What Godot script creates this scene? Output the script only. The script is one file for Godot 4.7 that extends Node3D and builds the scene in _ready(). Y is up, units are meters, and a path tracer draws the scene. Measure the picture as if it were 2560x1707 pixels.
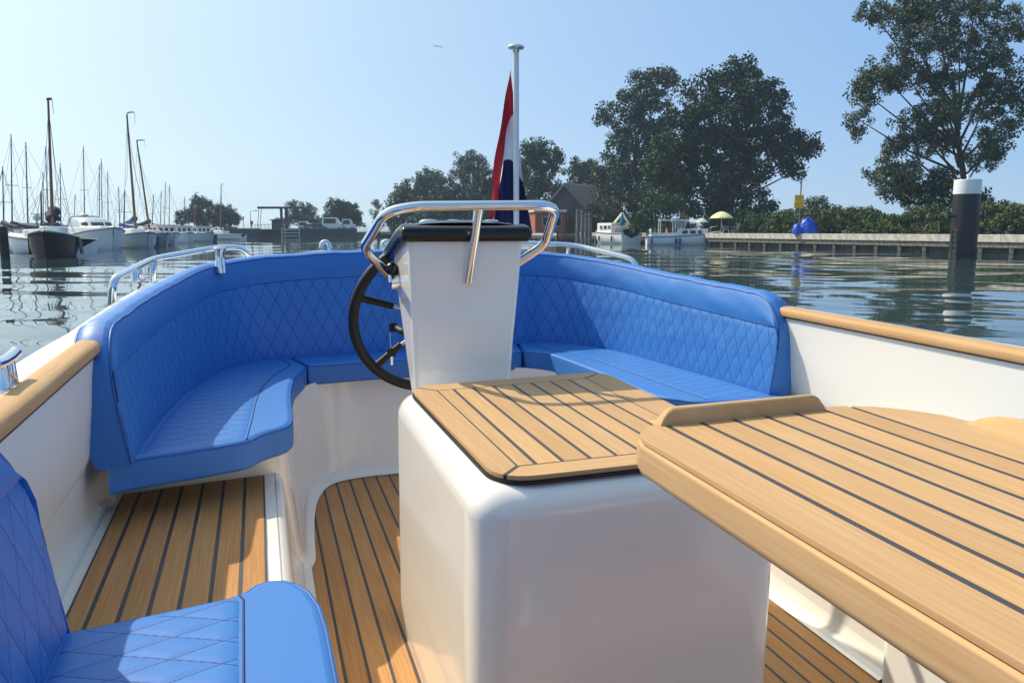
extends Node3D
# A motor sloop moored in a harbour, looking aft over the engine box and the helm console.
# Boat frame: x to starboard of the picture, -z towards the stern, y = 0 on the cockpit floor.

const LENS := 2020.0            # focal length in units of a 2560 x 1707 frame
const PITCH := 0.136036
const YAW := -0.303235
const EYE := 1.45               # lens above the water
const SUN_TO := Vector3(-0.63, 1.0, -0.76)   # towards the sun

var M := {}
var BOAT := Transform3D.IDENTITY
var dice := RandomNumberGenerator.new()
var taken := {}
var clumps := []


func _ready() -> void:
	dice.seed = 71
	view_and_light()
	BOAT = Transform3D(Basis(Vector3.RIGHT, 0.022648), Vector3.ZERO)
	BOAT.origin = Vector3(0, EYE, 0) - BOAT.basis * Vector3(0, 0.99, 0)
	materials()
	build_water()
	build_land()
	build_sloop()
	build_engine_box()
	build_console()
	build_table()
	build_cushions()
	build_flag()
	build_right_bank()
	build_marina()
	build_far_shore()
	build_trees()


func view_and_light() -> void:
	var cam := Camera3D.new()
	cam.name = "camera"
	cam.fov = 45.81
	cam.near = 0.05
	cam.far = 4000.0
	cam.position = Vector3(0, EYE, 0)
	cam.rotation = Vector3(-PITCH, YAW, 0)
	cam.current = true
	add_child(cam)
	var sun := DirectionalLight3D.new()
	sun.name = "sun"
	sun.light_color = Color(1.0, 0.945, 0.85)
	sun.light_energy = 1.45
	sun.light_angular_distance = 0.55
	sun.shadow_enabled = true
	add_child(sun)
	sun.look_at_from_position(Vector3.ZERO, -SUN_TO.normalized(), Vector3.UP)
	var env := Environment.new()
	env.background_mode = Environment.BG_SKY
	var sky := Sky.new()
	var pano := PanoramaSkyMaterial.new()
	pano.panorama = ImageTexture.create_from_image(sky_image())
	sky.sky_material = pano
	env.sky = sky
	env.background_energy_multiplier = 0.9
	env.tonemap_mode = Environment.TONE_MAPPER_LINEAR
	env.tonemap_exposure = 1.09
	env.sdfgi_enabled = true
	env.ssao_enabled = true
	env.ssil_enabled = true
	env.fog_enabled = true
	env.fog_density = 0.0006
	env.fog_light_color = Color(0.80, 0.89, 1.0)
	var we := WorldEnvironment.new()
	we.name = "daylight"
	we.environment = env
	add_child(we)


func sky_image() -> Image:
	# clear air: deeper blue upwards, paler at the horizon, a wide glow round the sun
	var w := 512
	var h := 256
	var im := Image.create(w, h, false, Image.FORMAT_RGBAF)
	var s := SUN_TO.normalized()
	var zen := Vector3(0.15, 0.27, 0.48)
	var mid := Vector3(0.13, 0.40, 0.90)
	var hor := Vector3(0.42, 0.62, 0.82)
	for j in h:
		var up := (0.5 - (j + 0.5) / h) * PI
		for i in w:
			var az := ((i + 0.5) / w) * TAU
			var d := Vector3(sin(az) * cos(up), sin(up), -cos(az) * cos(up))
			var e := maxf(sin(up), 0.0)
			var c := hor.lerp(mid, 1.0 - exp(-e * 9.0)).lerp(zen, 1.0 - exp(-e * 1.3))
			var g := acos(clampf(d.dot(s), -1, 1))
			c += Vector3(2.7, 2.65, 1.6) * exp(-g / 0.40) * (1.0 + 1.2 * exp(-e * 6.0)) + Vector3(0.06, 0.06, 0.05) * exp(-g / 1.1)
			if up < 0.0:
				c = c.lerp(Vector3(0.10, 0.14, 0.17), clampf(-up * 12.0, 0, 1))
			im.set_pixel(i, j, Color(c.x, c.y, c.z, 1))
	return im


# ---------------------------------------------------------------- places
func spot(px: float, py: float, depth: float) -> Vector3:
	# the place that lies `depth` metres ahead, at a height and to a side given by angles
	var k := (853.5 - py) / LENS
	var dy := depth * tan(atan(k) - PITCH)
	var side := (px - 1280.0) / LENS * (depth * cos(PITCH) - dy * sin(PITCH))
	var f := Vector3(sin(-YAW), 0, -cos(YAW))
	var r := Vector3(cos(YAW), 0, sin(-YAW))
	return f * depth + r * side + Vector3(0, EYE + dy, 0)


func ashore(px: float, depth: float, y := 0.0) -> Vector3:
	var side := (px - 1280.0) / LENS * (depth * cos(PITCH) - (y - EYE) * sin(PITCH))
	var p := Vector3(sin(-YAW), 0, -cos(YAW)) * depth + Vector3(cos(YAW), 0, sin(-YAW)) * side
	p.y = y
	return p


# ---------------------------------------------------------------- nodes
func numbered(called: String) -> String:
	var n: int = taken.get(called, 0)
	taken[called] = n + 1
	return called if n == 0 else "%s_%03d" % [called, n]


func thing(called: String, label: String, category: String, group := "", at := Transform3D.IDENTITY) -> Node3D:
	var o := Node3D.new()
	o.name = numbered(called)
	add_child(o)
	o.transform = at
	o.set_meta("label", label)
	o.set_meta("category", category)
	if group != "":
		o.set_meta("group", group)
	return o


func setting(called: String, mesh: Mesh, m: Material) -> MeshInstance3D:
	var o := MeshInstance3D.new()
	o.name = numbered(called)
	o.mesh = mesh
	o.material_override = m
	add_child(o)
	o.set_meta("kind", "structure")
	return o


func part(called: String, mesh: Mesh, m: Material, parent: Node3D, at := Transform3D.IDENTITY) -> MeshInstance3D:
	var o := MeshInstance3D.new()
	o.name = called
	o.mesh = mesh
	o.material_override = m
	o.transform = at
	parent.add_child(o, true)
	return o


func place(at: Vector3, turn := 0.0) -> Transform3D:
	return Transform3D(Basis(Vector3.UP, turn), at)


# ---------------------------------------------------------------- meshes
func made(v: PackedVector3Array, n: PackedVector3Array, idx: PackedInt32Array, uv := PackedVector2Array()) -> ArrayMesh:
	var a := []
	a.resize(Mesh.ARRAY_MAX)
	a[Mesh.ARRAY_VERTEX] = v
	a[Mesh.ARRAY_NORMAL] = n
	a[Mesh.ARRAY_INDEX] = idx
	if uv.size() == v.size():
		a[Mesh.ARRAY_TEX_UV] = uv
	elif v.size() < 6000:
		# wrapped round the length: v runs along z, u across and down the sides
		uv.resize(v.size())
		for i in v.size():
			uv[i] = Vector2(v[i].x + v[i].y, v[i].z)
		a[Mesh.ARRAY_TEX_UV] = uv
	var m := ArrayMesh.new()
	m.add_surface_from_arrays(Mesh.PRIMITIVE_TRIANGLES, a)
	return m


func smooth(v: PackedVector3Array, idx: PackedInt32Array) -> PackedVector3Array:
	var n := PackedVector3Array()
	n.resize(v.size())
	for k in range(0, idx.size(), 3):
		var a := idx[k]
		var b := idx[k + 1]
		var c := idx[k + 2]
		var f := (v[c] - v[a]).cross(v[b] - v[a])
		n[a] += f
		n[b] += f
		n[c] += f
	for i in n.size():
		n[i] = n[i].normalized() if n[i].length_squared() > 1e-20 else Vector3.UP
	return n


# rows of points joined into a sheet; a point given twice in a row makes a crease
func sheet(rows: Array, wrap := false, uv := PackedVector2Array()) -> ArrayMesh:
	var v := PackedVector3Array()
	for r in rows:
		v.append_array(r)
	var w: int = rows[0].size()
	var idx := PackedInt32Array()
	for i in rows.size() - 1:
		for j in (w if wrap else w - 1):
			var k := (j + 1) % w
			var a := i * w + j
			var b := i * w + k
			var c := (i + 1) * w + j
			var d := (i + 1) * w + k
			idx.append_array(PackedInt32Array([a, c, b, b, c, d]))
	return made(v, smooth(v, idx), idx, uv)


func joined(list: Array) -> ArrayMesh:
	var v := PackedVector3Array()
	var n := PackedVector3Array()
	var idx := PackedInt32Array()
	for m in list:
		var a: Array = m.surface_get_arrays(0)
		var base := v.size()
		v.append_array(a[Mesh.ARRAY_VERTEX])
		n.append_array(a[Mesh.ARRAY_NORMAL])
		for k in a[Mesh.ARRAY_INDEX]:
			idx.append(k + base)
	return made(v, n, idx)


func moved(m: ArrayMesh, t: Transform3D) -> ArrayMesh:
	var a := m.surface_get_arrays(0)
	var v: PackedVector3Array = a[Mesh.ARRAY_VERTEX]
	var n: PackedVector3Array = a[Mesh.ARRAY_NORMAL]
	var nb := t.basis.inverse().transposed()
	for i in v.size():
		v[i] = t * v[i]
		n[i] = (nb * n[i]).normalized()
	var idx: PackedInt32Array = a[Mesh.ARRAY_INDEX]
	if t.basis.determinant() < 0:
		idx.reverse()
	return made(v, n, idx)


func box(a: Vector3, b: Vector3, r := 0.003) -> ArrayMesh:
	# chamfered box between two corners
	var lo := Vector3(minf(a.x, b.x), minf(a.y, b.y), minf(a.z, b.z))
	var hi := Vector3(maxf(a.x, b.x), maxf(a.y, b.y), maxf(a.z, b.z))
	var c := (lo + hi) / 2
	var h := (hi - lo) / 2
	r = minf(r, minf(h.x, minf(h.y, h.z)) * 0.6)
	var v := PackedVector3Array()
	var n := PackedVector3Array()
	var idx := PackedInt32Array()
	var add := func(pts: Array):
		var nn: Vector3 = (pts[2] - pts[0]).cross(pts[1] - pts[0])
		var mid := Vector3.ZERO
		for p in pts:
			mid += p
		if nn.dot(mid) < 0:
			pts.reverse()
			nn = -nn
		nn = nn.normalized()
		var s := v.size()
		for p in pts:
			v.append(c + p)
			n.append(nn)
		for k in range(1, pts.size() - 1):
			idx.append_array(PackedInt32Array([s, s + k, s + k + 1]))
	var ax := [Vector3(1, 0, 0), Vector3(0, 1, 0), Vector3(0, 0, 1)]
	var hv := [h.x, h.y, h.z]
	for i in 3:
		var j := (i + 1) % 3
		var k := (i + 2) % 3
		for s in [-1.0, 1.0]:
			var q := []
			for t in [[-1, -1], [1, -1], [1, 1], [-1, 1]]:
				q.append(ax[i] * s * hv[i] + ax[j] * t[0] * (hv[j] - r) + ax[k] * t[1] * (hv[k] - r))
			add.call(q)
			for u in [-1.0, 1.0]:
				var e := []
				for w in [-1.0, 1.0]:
					e.append(ax[i] * s * hv[i] + ax[j] * u * (hv[j] - r) + ax[k] * w * (hv[k] - r))
				for w in [1.0, -1.0]:
					e.append(ax[i] * s * (hv[i] - r) + ax[j] * u * hv[j] + ax[k] * w * (hv[k] - r))
				add.call(e)
	for sx in [-1.0, 1.0]:
		for sy in [-1.0, 1.0]:
			for sz in [-1.0, 1.0]:
				add.call([Vector3(sx * h.x, sy * (h.y - r), sz * (h.z - r)), Vector3(sx * (h.x - r), sy * h.y, sz * (h.z - r)), Vector3(sx * (h.x - r), sy * (h.y - r), sz * h.z)])
	return made(v, n, idx)


func inset(p: PackedVector2Array, d: float) -> PackedVector2Array:
	# polygon moved inwards by d (for either winding)
	var out := PackedVector2Array()
	var sgn := 1.0 if area(p) > 0 else -1.0
	var m := p.size()
	for i in m:
		var a := (p[i] - p[(i + m - 1) % m]).normalized()
		var b := (p[(i + 1) % m] - p[i]).normalized()
		var na := Vector2(-a.y, a.x)
		var nb := Vector2(-b.y, b.x)
		var q := (na + nb)
		var l := q.length_squared()
		q = q * (2.0 / l) if l > 0.4 else q.normalized() * 1.6
		out.append(p[i] + q * d * sgn)
	return out


func area(p: PackedVector2Array) -> float:
	var s := 0.0
	for i in p.size():
		s += p[i].cross(p[(i + 1) % p.size()])
	return s / 2


# plan outline (x, z) raised from y0 to y1, upper (and lower) edge rounded by r
func prism(p: PackedVector2Array, y0: float, y1: float, r := 0.0, seg := 4, low := 0.0) -> ArrayMesh:
	if area(p) < 0:
		p = p.duplicate()
		p.reverse()
	var loops := []
	if low > 0.0:
		for k in seg + 1:
			var t := PI / 2 * k / seg
			loops.append([inset(p, low * (1 - sin(t))), y0 + low * (1 - cos(t))])
	else:
		loops.append([p, y0])
	if r > 0.0:
		for k in seg + 1:
			var t := PI / 2 * k / seg
			loops.append([inset(p, r * (1 - cos(t))), y1 - r * (1 - sin(t))])
	else:
		loops.append([p, y1])
	var dup := []
	var m := p.size()
	for i in m:
		var a := (p[i] - p[(i + m - 1) % m]).normalized()
		var b := (p[(i + 1) % m] - p[i]).normalized()
		dup.append(a.dot(b) < 0.82)
	var rows := []
	for l in loops:
		var row := PackedVector3Array()
		for i in m:
			var q: Vector2 = l[0][i]
			row.append(Vector3(q.x, l[1], q.y))
			if dup[i]:
				row.append(Vector3(q.x, l[1], q.y))
		row.append(row[0])
		if dup[0]:
			row.remove_at(0)
		rows.append(row)
	var side := sheet(rows)
	var v := PackedVector3Array()
	var n := PackedVector3Array()
	var idx := PackedInt32Array()
	for e in [[loops[-1], 1.0], [loops[0], -1.0]]:
		var q: PackedVector2Array = e[0][0]
		var tri := Geometry2D.triangulate_polygon(q)
		if tri.is_empty():
			tri = Geometry2D.triangulate_polygon(p)
		var s := v.size()
		for pt in q:
			v.append(Vector3(pt.x, e[0][1], pt.y))
			n.append(Vector3(0, e[1], 0))
		for k in range(0, tri.size(), 3):
			var a := tri[k]
			var b := tri[k + 1]
			var c := tri[k + 2]
			var up := (v[s + c] - v[s + a]).cross(v[s + b] - v[s + a]).y
			if up * e[1] > 0:
				idx.append_array(PackedInt32Array([s + a, s + b, s + c]))
			else:
				idx.append_array(PackedInt32Array([s + a, s + c, s + b]))
	return joined([side, made(v, n, idx)]) if idx.size() > 0 else side


func tube(path: Array, r: float, sides := 10, r2 := -1.0, caps := true) -> ArrayMesh:
	if r2 < 0:
		r2 = r
	var rows := []
	var m := path.size()
	var t0: Vector3 = (path[1] - path[0]).normalized()
	var u := t0.cross(Vector3.UP if absf(t0.y) < 0.9 else Vector3.RIGHT).normalized()
	for i in m:
		var t: Vector3 = (path[mini(i + 1, m - 1)] - path[maxi(i - 1, 0)]).normalized()
		u = (u - t * u.dot(t)).normalized()
		var w := t.cross(u)
		var rr := lerpf(r, r2, float(i) / (m - 1))
		var row := PackedVector3Array()
		for k in sides:
			var a := TAU * k / sides
			row.append(path[i] + (u * cos(a) + w * sin(a)) * rr)
		rows.append(row)
	if not caps:
		return sheet(rows, true)
	var first := PackedVector3Array()
	var last := PackedVector3Array()
	for k in sides:
		first.append(path[0])
		last.append(path[m - 1])
	return sheet([first, rows[0], rows[0]] + rows.slice(1, m - 1) + [rows[m - 1], rows[m - 1], last], true)


func rod(a: Vector3, b: Vector3, r: float, sides := 8, r2 := -1.0) -> ArrayMesh:
	return tube([a, b], r, sides, r2)


func bent(pts: Array, r: float, seg := 5) -> Array:
	# polyline with rounded corners
	var out := [pts[0]]
	for i in range(1, pts.size() - 1):
		var a: Vector3 = pts[i - 1] - pts[i]
		var b: Vector3 = pts[i + 1] - pts[i]
		var d := minf(r, minf(a.length(), b.length()) * 0.48)
		var p: Vector3 = pts[i] + a.normalized() * d
		var q: Vector3 = pts[i] + b.normalized() * d
		for k in seg + 1:
			var t := float(k) / seg
			out.append(p.lerp(pts[i], t).lerp(pts[i].lerp(q, t), t))
	out.append(pts[-1])
	return out


func lathe(prof: Array, seg := 20) -> ArrayMesh:
	# (radius, height) pairs; a pair given twice makes a crease
	var rows := []
	for p in prof:
		var row := PackedVector3Array()
		for k in seg:
			var a := TAU * k / seg
			row.append(Vector3(cos(a) * p[0], p[1], sin(a) * p[0]))
		rows.append(row)
	return sheet(rows, true)


func spline(p: PackedVector2Array, t: float) -> Vector2:
	var n := p.size() - 1
	t = clampf(t, 0, n - 1e-5)
	var i := int(t)
	return p[i].cubic_interpolate(p[i + 1], p[maxi(i - 1, 0)], p[mini(i + 2, n)], t - i)


func curve(p: PackedVector2Array, step: float) -> PackedVector2Array:
	# evenly spaced points along a smooth line through p
	var fine := PackedVector2Array()
	var n := (p.size() - 1) * 40
	for k in n + 1:
		fine.append(spline(p, (p.size() - 1.0) * k / n))
	var out := PackedVector2Array([fine[0]])
	var gone := 0.0
	for k in range(1, fine.size()):
		gone += fine[k].distance_to(fine[k - 1])
		if gone >= step:
			out.append(fine[k])
			gone = 0.0
	if out[-1].distance_to(fine[-1]) > step * 0.3:
		out.append(fine[-1])
	return out


func sideways(p: PackedVector2Array, d: float) -> PackedVector2Array:
	# an open line moved to its outer side by d
	var out := PackedVector2Array()
	for i in p.size():
		var t := (p[mini(i + 1, p.size() - 1)] - p[maxi(i - 1, 0)]).normalized()
		out.append(p[i] + Vector2(-t.y, t.x) * -d)
	return out


func rounded(lo: Vector2, hi: Vector2, r: float, seg := 6) -> PackedVector2Array:
	var out := PackedVector2Array()
	for c in [[hi.x - r, hi.y - r, 0.0], [lo.x + r, hi.y - r, PI / 2], [lo.x + r, lo.y + r, PI], [hi.x - r, lo.y + r, PI * 1.5]]:
		for k in seg + 1:
			var a: float = c[2] + PI / 2 * k / seg
			out.append(Vector2(c[0] + cos(a) * r, c[1] + sin(a) * r))
	return out


func softened(p: PackedVector2Array, r: float, seg := 4) -> PackedVector2Array:
	# closed outline with its corners rounded
	var out := PackedVector2Array()
	var m := p.size()
	for i in m:
		var a := p[(i + m - 1) % m] - p[i]
		var b := p[(i + 1) % m] - p[i]
		var d := minf(r, minf(a.length(), b.length()) * 0.48)
		var s := p[i] + a.normalized() * d
		var q := p[i] + b.normalized() * d
		for k in seg + 1:
			var t := float(k) / seg
			out.append(s.lerp(p[i], t).lerp(p[i].lerp(q, t), t))
	return out


# planks cut from an outline along lines of constant x; each one a part
func planks(outline: PackedVector2Array, seams: Array, gap: float, y0: float, y1: float, parent: Node3D, mats: Array, called := "plank") -> void:
	for i in seams.size() - 1:
		var strip := PackedVector2Array([Vector2(seams[i] + gap / 2, -20), Vector2(seams[i + 1] - gap / 2, -20), Vector2(seams[i + 1] - gap / 2, 20), Vector2(seams[i] + gap / 2, 20)])
		for piece in Geometry2D.intersect_polygons(outline, strip):
			if absf(area(piece)) > 1e-5:
				part(called, prism(piece, y0, y1, 0.0006, 1), mats[(i * 7 + 3) % mats.size()], parent)


# ---------------------------------------------------------------- materials
func rgb(r: int, g: int, b: int) -> Color:
	return Color8(r, g, b)


func noise_image(size: int, freq: float, octaves: int, seed_: int) -> Image:
	var n := FastNoiseLite.new()
	n.seed = seed_
	n.noise_type = FastNoiseLite.TYPE_SIMPLEX_SMOOTH
	n.frequency = freq
	n.fractal_octaves = octaves
	return n.get_seamless_image(size, size)


func tinted(im: Image, stops: Array) -> ImageTexture:
	# grey noise through a colour ramp: stops = [[at, colour], ...]
	var ramp := Gradient.new()
	ramp.offsets = PackedFloat32Array(stops.map(func(s): return s[0]))
	ramp.colors = PackedColorArray(stops.map(func(s): return s[1]))
	var lut := []
	for k in 256:
		lut.append(ramp.sample(k / 255.0))
	var out := Image.create(im.get_width(), im.get_height(), false, Image.FORMAT_RGB8)
	for y in im.get_height():
		for x in im.get_width():
			out.set_pixel(x, y, lut[int(clampf(im.get_pixel(x, y).r, 0, 1) * 255)])
	return ImageTexture.create_from_image(out)


func bumps(im: Image, depth: float) -> ImageTexture:
	var b: Image = im.duplicate()
	b.convert(Image.FORMAT_RGBA8)
	b.bump_map_to_normal_map(depth)
	return ImageTexture.create_from_image(b)


func plain(called: String, c: Color, rough := 0.5, metal := 0.0, spec := 0.5) -> StandardMaterial3D:
	var m := StandardMaterial3D.new()
	m.resource_name = called
	m.albedo_color = c
	m.roughness = rough
	m.metallic = metal
	m.metallic_specular = spec
	M[called] = m
	return m


func grained(called: String, tex: ImageTexture, scale: Vector3, rough: float, normal: ImageTexture = null, depth := 1.0) -> StandardMaterial3D:
	var m := plain(called, Color.WHITE, rough)
	m.albedo_texture = tex
	m.uv1_triplanar = true
	m.uv1_scale = scale
	if normal:
		m.normal_enabled = true
		m.normal_texture = normal
		m.normal_scale = depth
	return m


func materials() -> void:
	var fine := noise_image(256, 0.06, 4, 5)
	var broad := noise_image(256, 0.02, 5, 9)
	var streak := noise_image(512, 0.018, 5, 21)
	# teak: streaky honey brown, four tones
	var grain := streak_image()
	var teak_ramp := [[0.0, rgb(162, 122, 80)], [0.35, rgb(184, 145, 101)], [0.6, rgb(193, 155, 110)], [1.0, rgb(209, 174, 131)]]
	var teak_tex := tinted(grain, teak_ramp)
	var weathered := tinted(grain, [[0.0, rgb(146, 100, 60)], [0.35, rgb(172, 122, 74)], [0.6, rgb(184, 134, 84)], [1.0, rgb(204, 158, 106)]])
	var wood_n := bumps(grain, 1.5)
	M.teak = []
	M.deck = []
	for k in 4:
		var tone: float = [1.0, 0.97, 1.01, 0.985][k]
		for which in 2:
			var m := plain("teak_%d_%d" % [which, k], Color(tone, tone * [1.0, 0.99, 0.99, 1.0][k], tone * [1.0, 0.98, 0.97, 1.01][k]), 0.62, 0.0, 0.35)
			m.albedo_texture = [teak_tex, weathered][which]
			m.normal_enabled = true
			m.normal_texture = wood_n
			m.normal_scale = 0.2
			m.uv1_scale = Vector3(1.9, 0.55, 1)
			m.uv1_offset = Vector3(0.23 * k + 0.11, 0.37 * k, 0)
			[M.teak, M.deck][which].append(m)
	var across: Image = grain.duplicate()
	across.rotate_90(CLOCKWISE)
	var cross := plain("teak_cross", Color.WHITE, 0.62, 0.0, 0.35)
	cross.albedo_texture = tinted(across, teak_ramp)
	cross.uv1_scale = Vector3(0.55, 1.9, 1)
	plain("caulk", rgb(66, 64, 67), 0.6)
	# gelcoat: glossy off-white
	var gel := plain("gelcoat", rgb(240, 234, 224), 0.16)
	gel.clearcoat_enabled = true
	gel.clearcoat = 0.5
	gel.clearcoat_roughness = 0.06
	plain("inner_gelcoat", rgb(230, 228, 222), 0.3)
	plain("rubber", rgb(14, 14, 16), 0.45)
	plain("black_gloss", rgb(10, 11, 14), 0.12)
	plain("black_grip", rgb(16, 16, 18), 0.55)
	plain("chrome", rgb(226, 228, 232), 0.06, 1.0)
	plain("aluminium", rgb(196, 202, 208), 0.32, 0.85)
	# blue vinyl
	var vinyl_n := bumps(noise_image(256, 0.22, 3, 33), 3.0)
	var blue := rgb(50, 116, 190)
	var vin := plain("vinyl", blue, 0.5, 0.0, 0.5)
	vin.uv1_triplanar = true
	vin.uv1_scale = Vector3(9, 9, 9)
	vin.normal_enabled = true
	vin.normal_texture = vinyl_n
	vin.normal_scale = 0.22
	plain("piping", rgb(34, 92, 168), 0.45)
	var q := plain("quilt", Color.WHITE, 0.5, 0.0, 0.5)
	q.albedo_texture = stitch_tile(blue)
	plain("thread", rgb(12, 36, 92), 0.6)
	# cloth and paint
	plain("flag_red", rgb(178, 22, 40), 0.75)
	plain("flag_white", rgb(232, 232, 238), 0.75)
	plain("flag_blue", rgb(22, 28, 78), 0.75)
	for k in ["flag_red", "flag_white", "flag_blue"]:
		M[k].backlight = M[k].albedo_color * 0.5
		M[k].cull_mode = BaseMaterial3D.CULL_DISABLED
	plain("white_paint", rgb(226, 228, 228), 0.3)
	plain("cream_paint", rgb(214, 208, 190), 0.4)
	plain("blue_paint", rgb(26, 52, 96), 0.35)
	plain("navy_cloth", rgb(22, 34, 66), 0.8)
	plain("blue_cloth", rgb(34, 78, 150), 0.8)
	plain("black_paint", rgb(20, 21, 24), 0.4)
	plain("red_paint", rgb(176, 30, 36), 0.5)
	plain("yellow_paint", rgb(244, 184, 10), 0.45)
	plain("teal_cloth", rgb(34, 120, 136), 0.8)
	plain("pink_cloth", rgb(190, 40, 84), 0.8)
	plain("canvas", rgb(218, 218, 208), 0.8)
	plain("lemon_cloth", rgb(226, 220, 168), 0.8)
	plain("tarpaulin", rgb(22, 84, 196), 0.4)
	plain("tar_hull", rgb(38, 18, 17), 0.5)
	plain("grey_hull", rgb(176, 190, 196), 0.35)
	plain("green_hull", rgb(140, 160, 164), 0.35)
	plain("spar_wood", rgb(138, 92, 52), 0.5)
	plain("dark_spar", rgb(62, 50, 42), 0.6)
	plain("grey_spar", rgb(84, 94, 104), 0.45)
	plain("wire", rgb(90, 96, 104), 0.5)
	plain("grey_steel", rgb(96, 106, 116), 0.5)
	plain("dark_steel", rgb(46, 54, 62), 0.5)
	plain("window_glass", rgb(24, 34, 42), 0.08)
	plain("tyre", rgb(24, 24, 26), 0.8)
	plain("signal_red", rgb(190, 24, 30), 0.5)
	plain("plastic_white", rgb(214, 216, 216), 0.5)
	# land
	grained("concrete", tinted(broad, [[0.0, rgb(148, 144, 134)], [0.5, rgb(182, 178, 168)], [1.0, rgb(206, 203, 194)]]), Vector3(0.35, 0.35, 0.35), 0.9)
	grained("old_concrete", tinted(broad, [[0.0, rgb(70, 68, 62)], [0.5, rgb(112, 108, 98)], [1.0, rgb(146, 142, 130)]]), Vector3(0.5, 0.5, 0.5), 0.9)
	grained("wet_wood", tinted(streak, [[0.0, rgb(26, 24, 22)], [0.5, rgb(44, 41, 37)], [1.0, rgb(70, 66, 58)]]), Vector3(1.5, 0.15, 1.5), 0.85)
	grained("post_wood", tinted(streak, [[0.0, rgb(76, 72, 68)], [0.5, rgb(118, 112, 106)], [1.0, rgb(158, 152, 144)]]), Vector3(1.6, 0.12, 1.6), 0.9)
	grained("quay_wall", tinted(broad, [[0.0, rgb(40, 46, 50)], [0.5, rgb(58, 64, 68)], [1.0, rgb(78, 82, 84)]]), Vector3(0.3, 0.3, 0.3), 0.9)
	grained("turf", tinted(fine, [[0.0, rgb(50, 66, 30)], [0.5, rgb(78, 96, 44)], [1.0, rgb(112, 124, 62)]]), Vector3(0.25, 0.25, 0.25), 0.95)
	grained("roof_tile", tinted(fine, [[0.0, rgb(84, 78, 76)], [0.5, rgb(104, 96, 92)], [1.0, rgb(124, 114, 108)]]), Vector3(0.6, 0.6, 0.6), 0.8)
	grained("board", tinted(streak, [[0.0, rgb(44, 46, 48)], [0.5, rgb(58, 60, 62)], [1.0, rgb(76, 76, 76)]]), Vector3(0.2, 1.2, 1.2), 0.8)
	grained("brick_red", tinted(fine, [[0.0, rgb(140, 74, 52)], [0.5, rgb(166, 92, 66)], [1.0, rgb(184, 112, 84)]]), Vector3(1, 1, 1), 0.85)
	grained("bark", tinted(streak, [[0.0, rgb(44, 38, 32)], [0.5, rgb(74, 66, 56)], [1.0, rgb(112, 102, 88)]]), Vector3(0.9, 0.14, 0.9), 0.95)
	for e in [["leaf_dark", Color(0.030, 0.058, 0.022)], ["leaf_mid", Color(0.055, 0.095, 0.030)], ["leaf_grey", Color(0.085, 0.112, 0.068)], ["leaf_light", Color(0.10, 0.135, 0.04)], ["leaf_far", Color(0.045, 0.075, 0.034)], ["leaf_dry", Color(0.17, 0.14, 0.075)]]:
		var m := plain(e[0], e[1].linear_to_srgb(), 0.6, 0.0, 0.3)
		m.vertex_color_use_as_albedo = true
		m.backlight = Color(0.5, 0.6, 0.3)
		m.cull_mode = BaseMaterial3D.CULL_DISABLED
	var w := plain("water", rgb(56, 72, 72), 0.035, 0.0, 0.5)
	w.metallic_specular = 0.55
	var glass := plain("pane", Color(0.55, 0.66, 0.72, 0.25), 0.03)
	glass.transparency = BaseMaterial3D.TRANSPARENCY_ALPHA


func streak_image() -> Image:
	# wood figure: long fibres (along v), pores and slow drifts of tone; tiles in both directions
	var a := noise_image(256, 0.012, 3, 41)
	var b := noise_image(256, 0.05, 4, 42)
	var im := Image.create(512, 512, false, Image.FORMAT_L8)
	for y in 512:
		for x in 512:
			var drift := a.get_pixel((x / 2) % 256, (y / 2) % 256).r
			var wob := int(drift * 24.0)
			var fib := b.get_pixel((x * 4 + wob) % 256, (y / 4 + 17) % 256).r
			var pore := b.get_pixel((x * 7 + wob * 3) % 256, (y / 2) % 256).r
			var v := 0.22 * drift + 0.5 * fib + 0.28 * (1.0 if pore > 0.40 else pore / 0.40)
			im.set_pixel(x, y, Color(v, v, v))
	return im


func stitch_tile(c: Color) -> ImageTexture:
	# one lozenge of the quilting: plain vinyl with a line of dark thread along its two lower sides
	var im := Image.create(96, 96, false, Image.FORMAT_RGB8)
	var dark := rgb(16, 54, 122)
	for y in 96:
		for x in 96:
			var d := mini(mini(x, 95 - x), mini(y, 95 - y))
			var t := 0.0
			if d < 2:
				t = 0.95 if (x + y) % 9 < 7 else 0.6
			im.set_pixel(x, y, c.lerp(dark, t))
	return ImageTexture.create_from_image(im)


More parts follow.
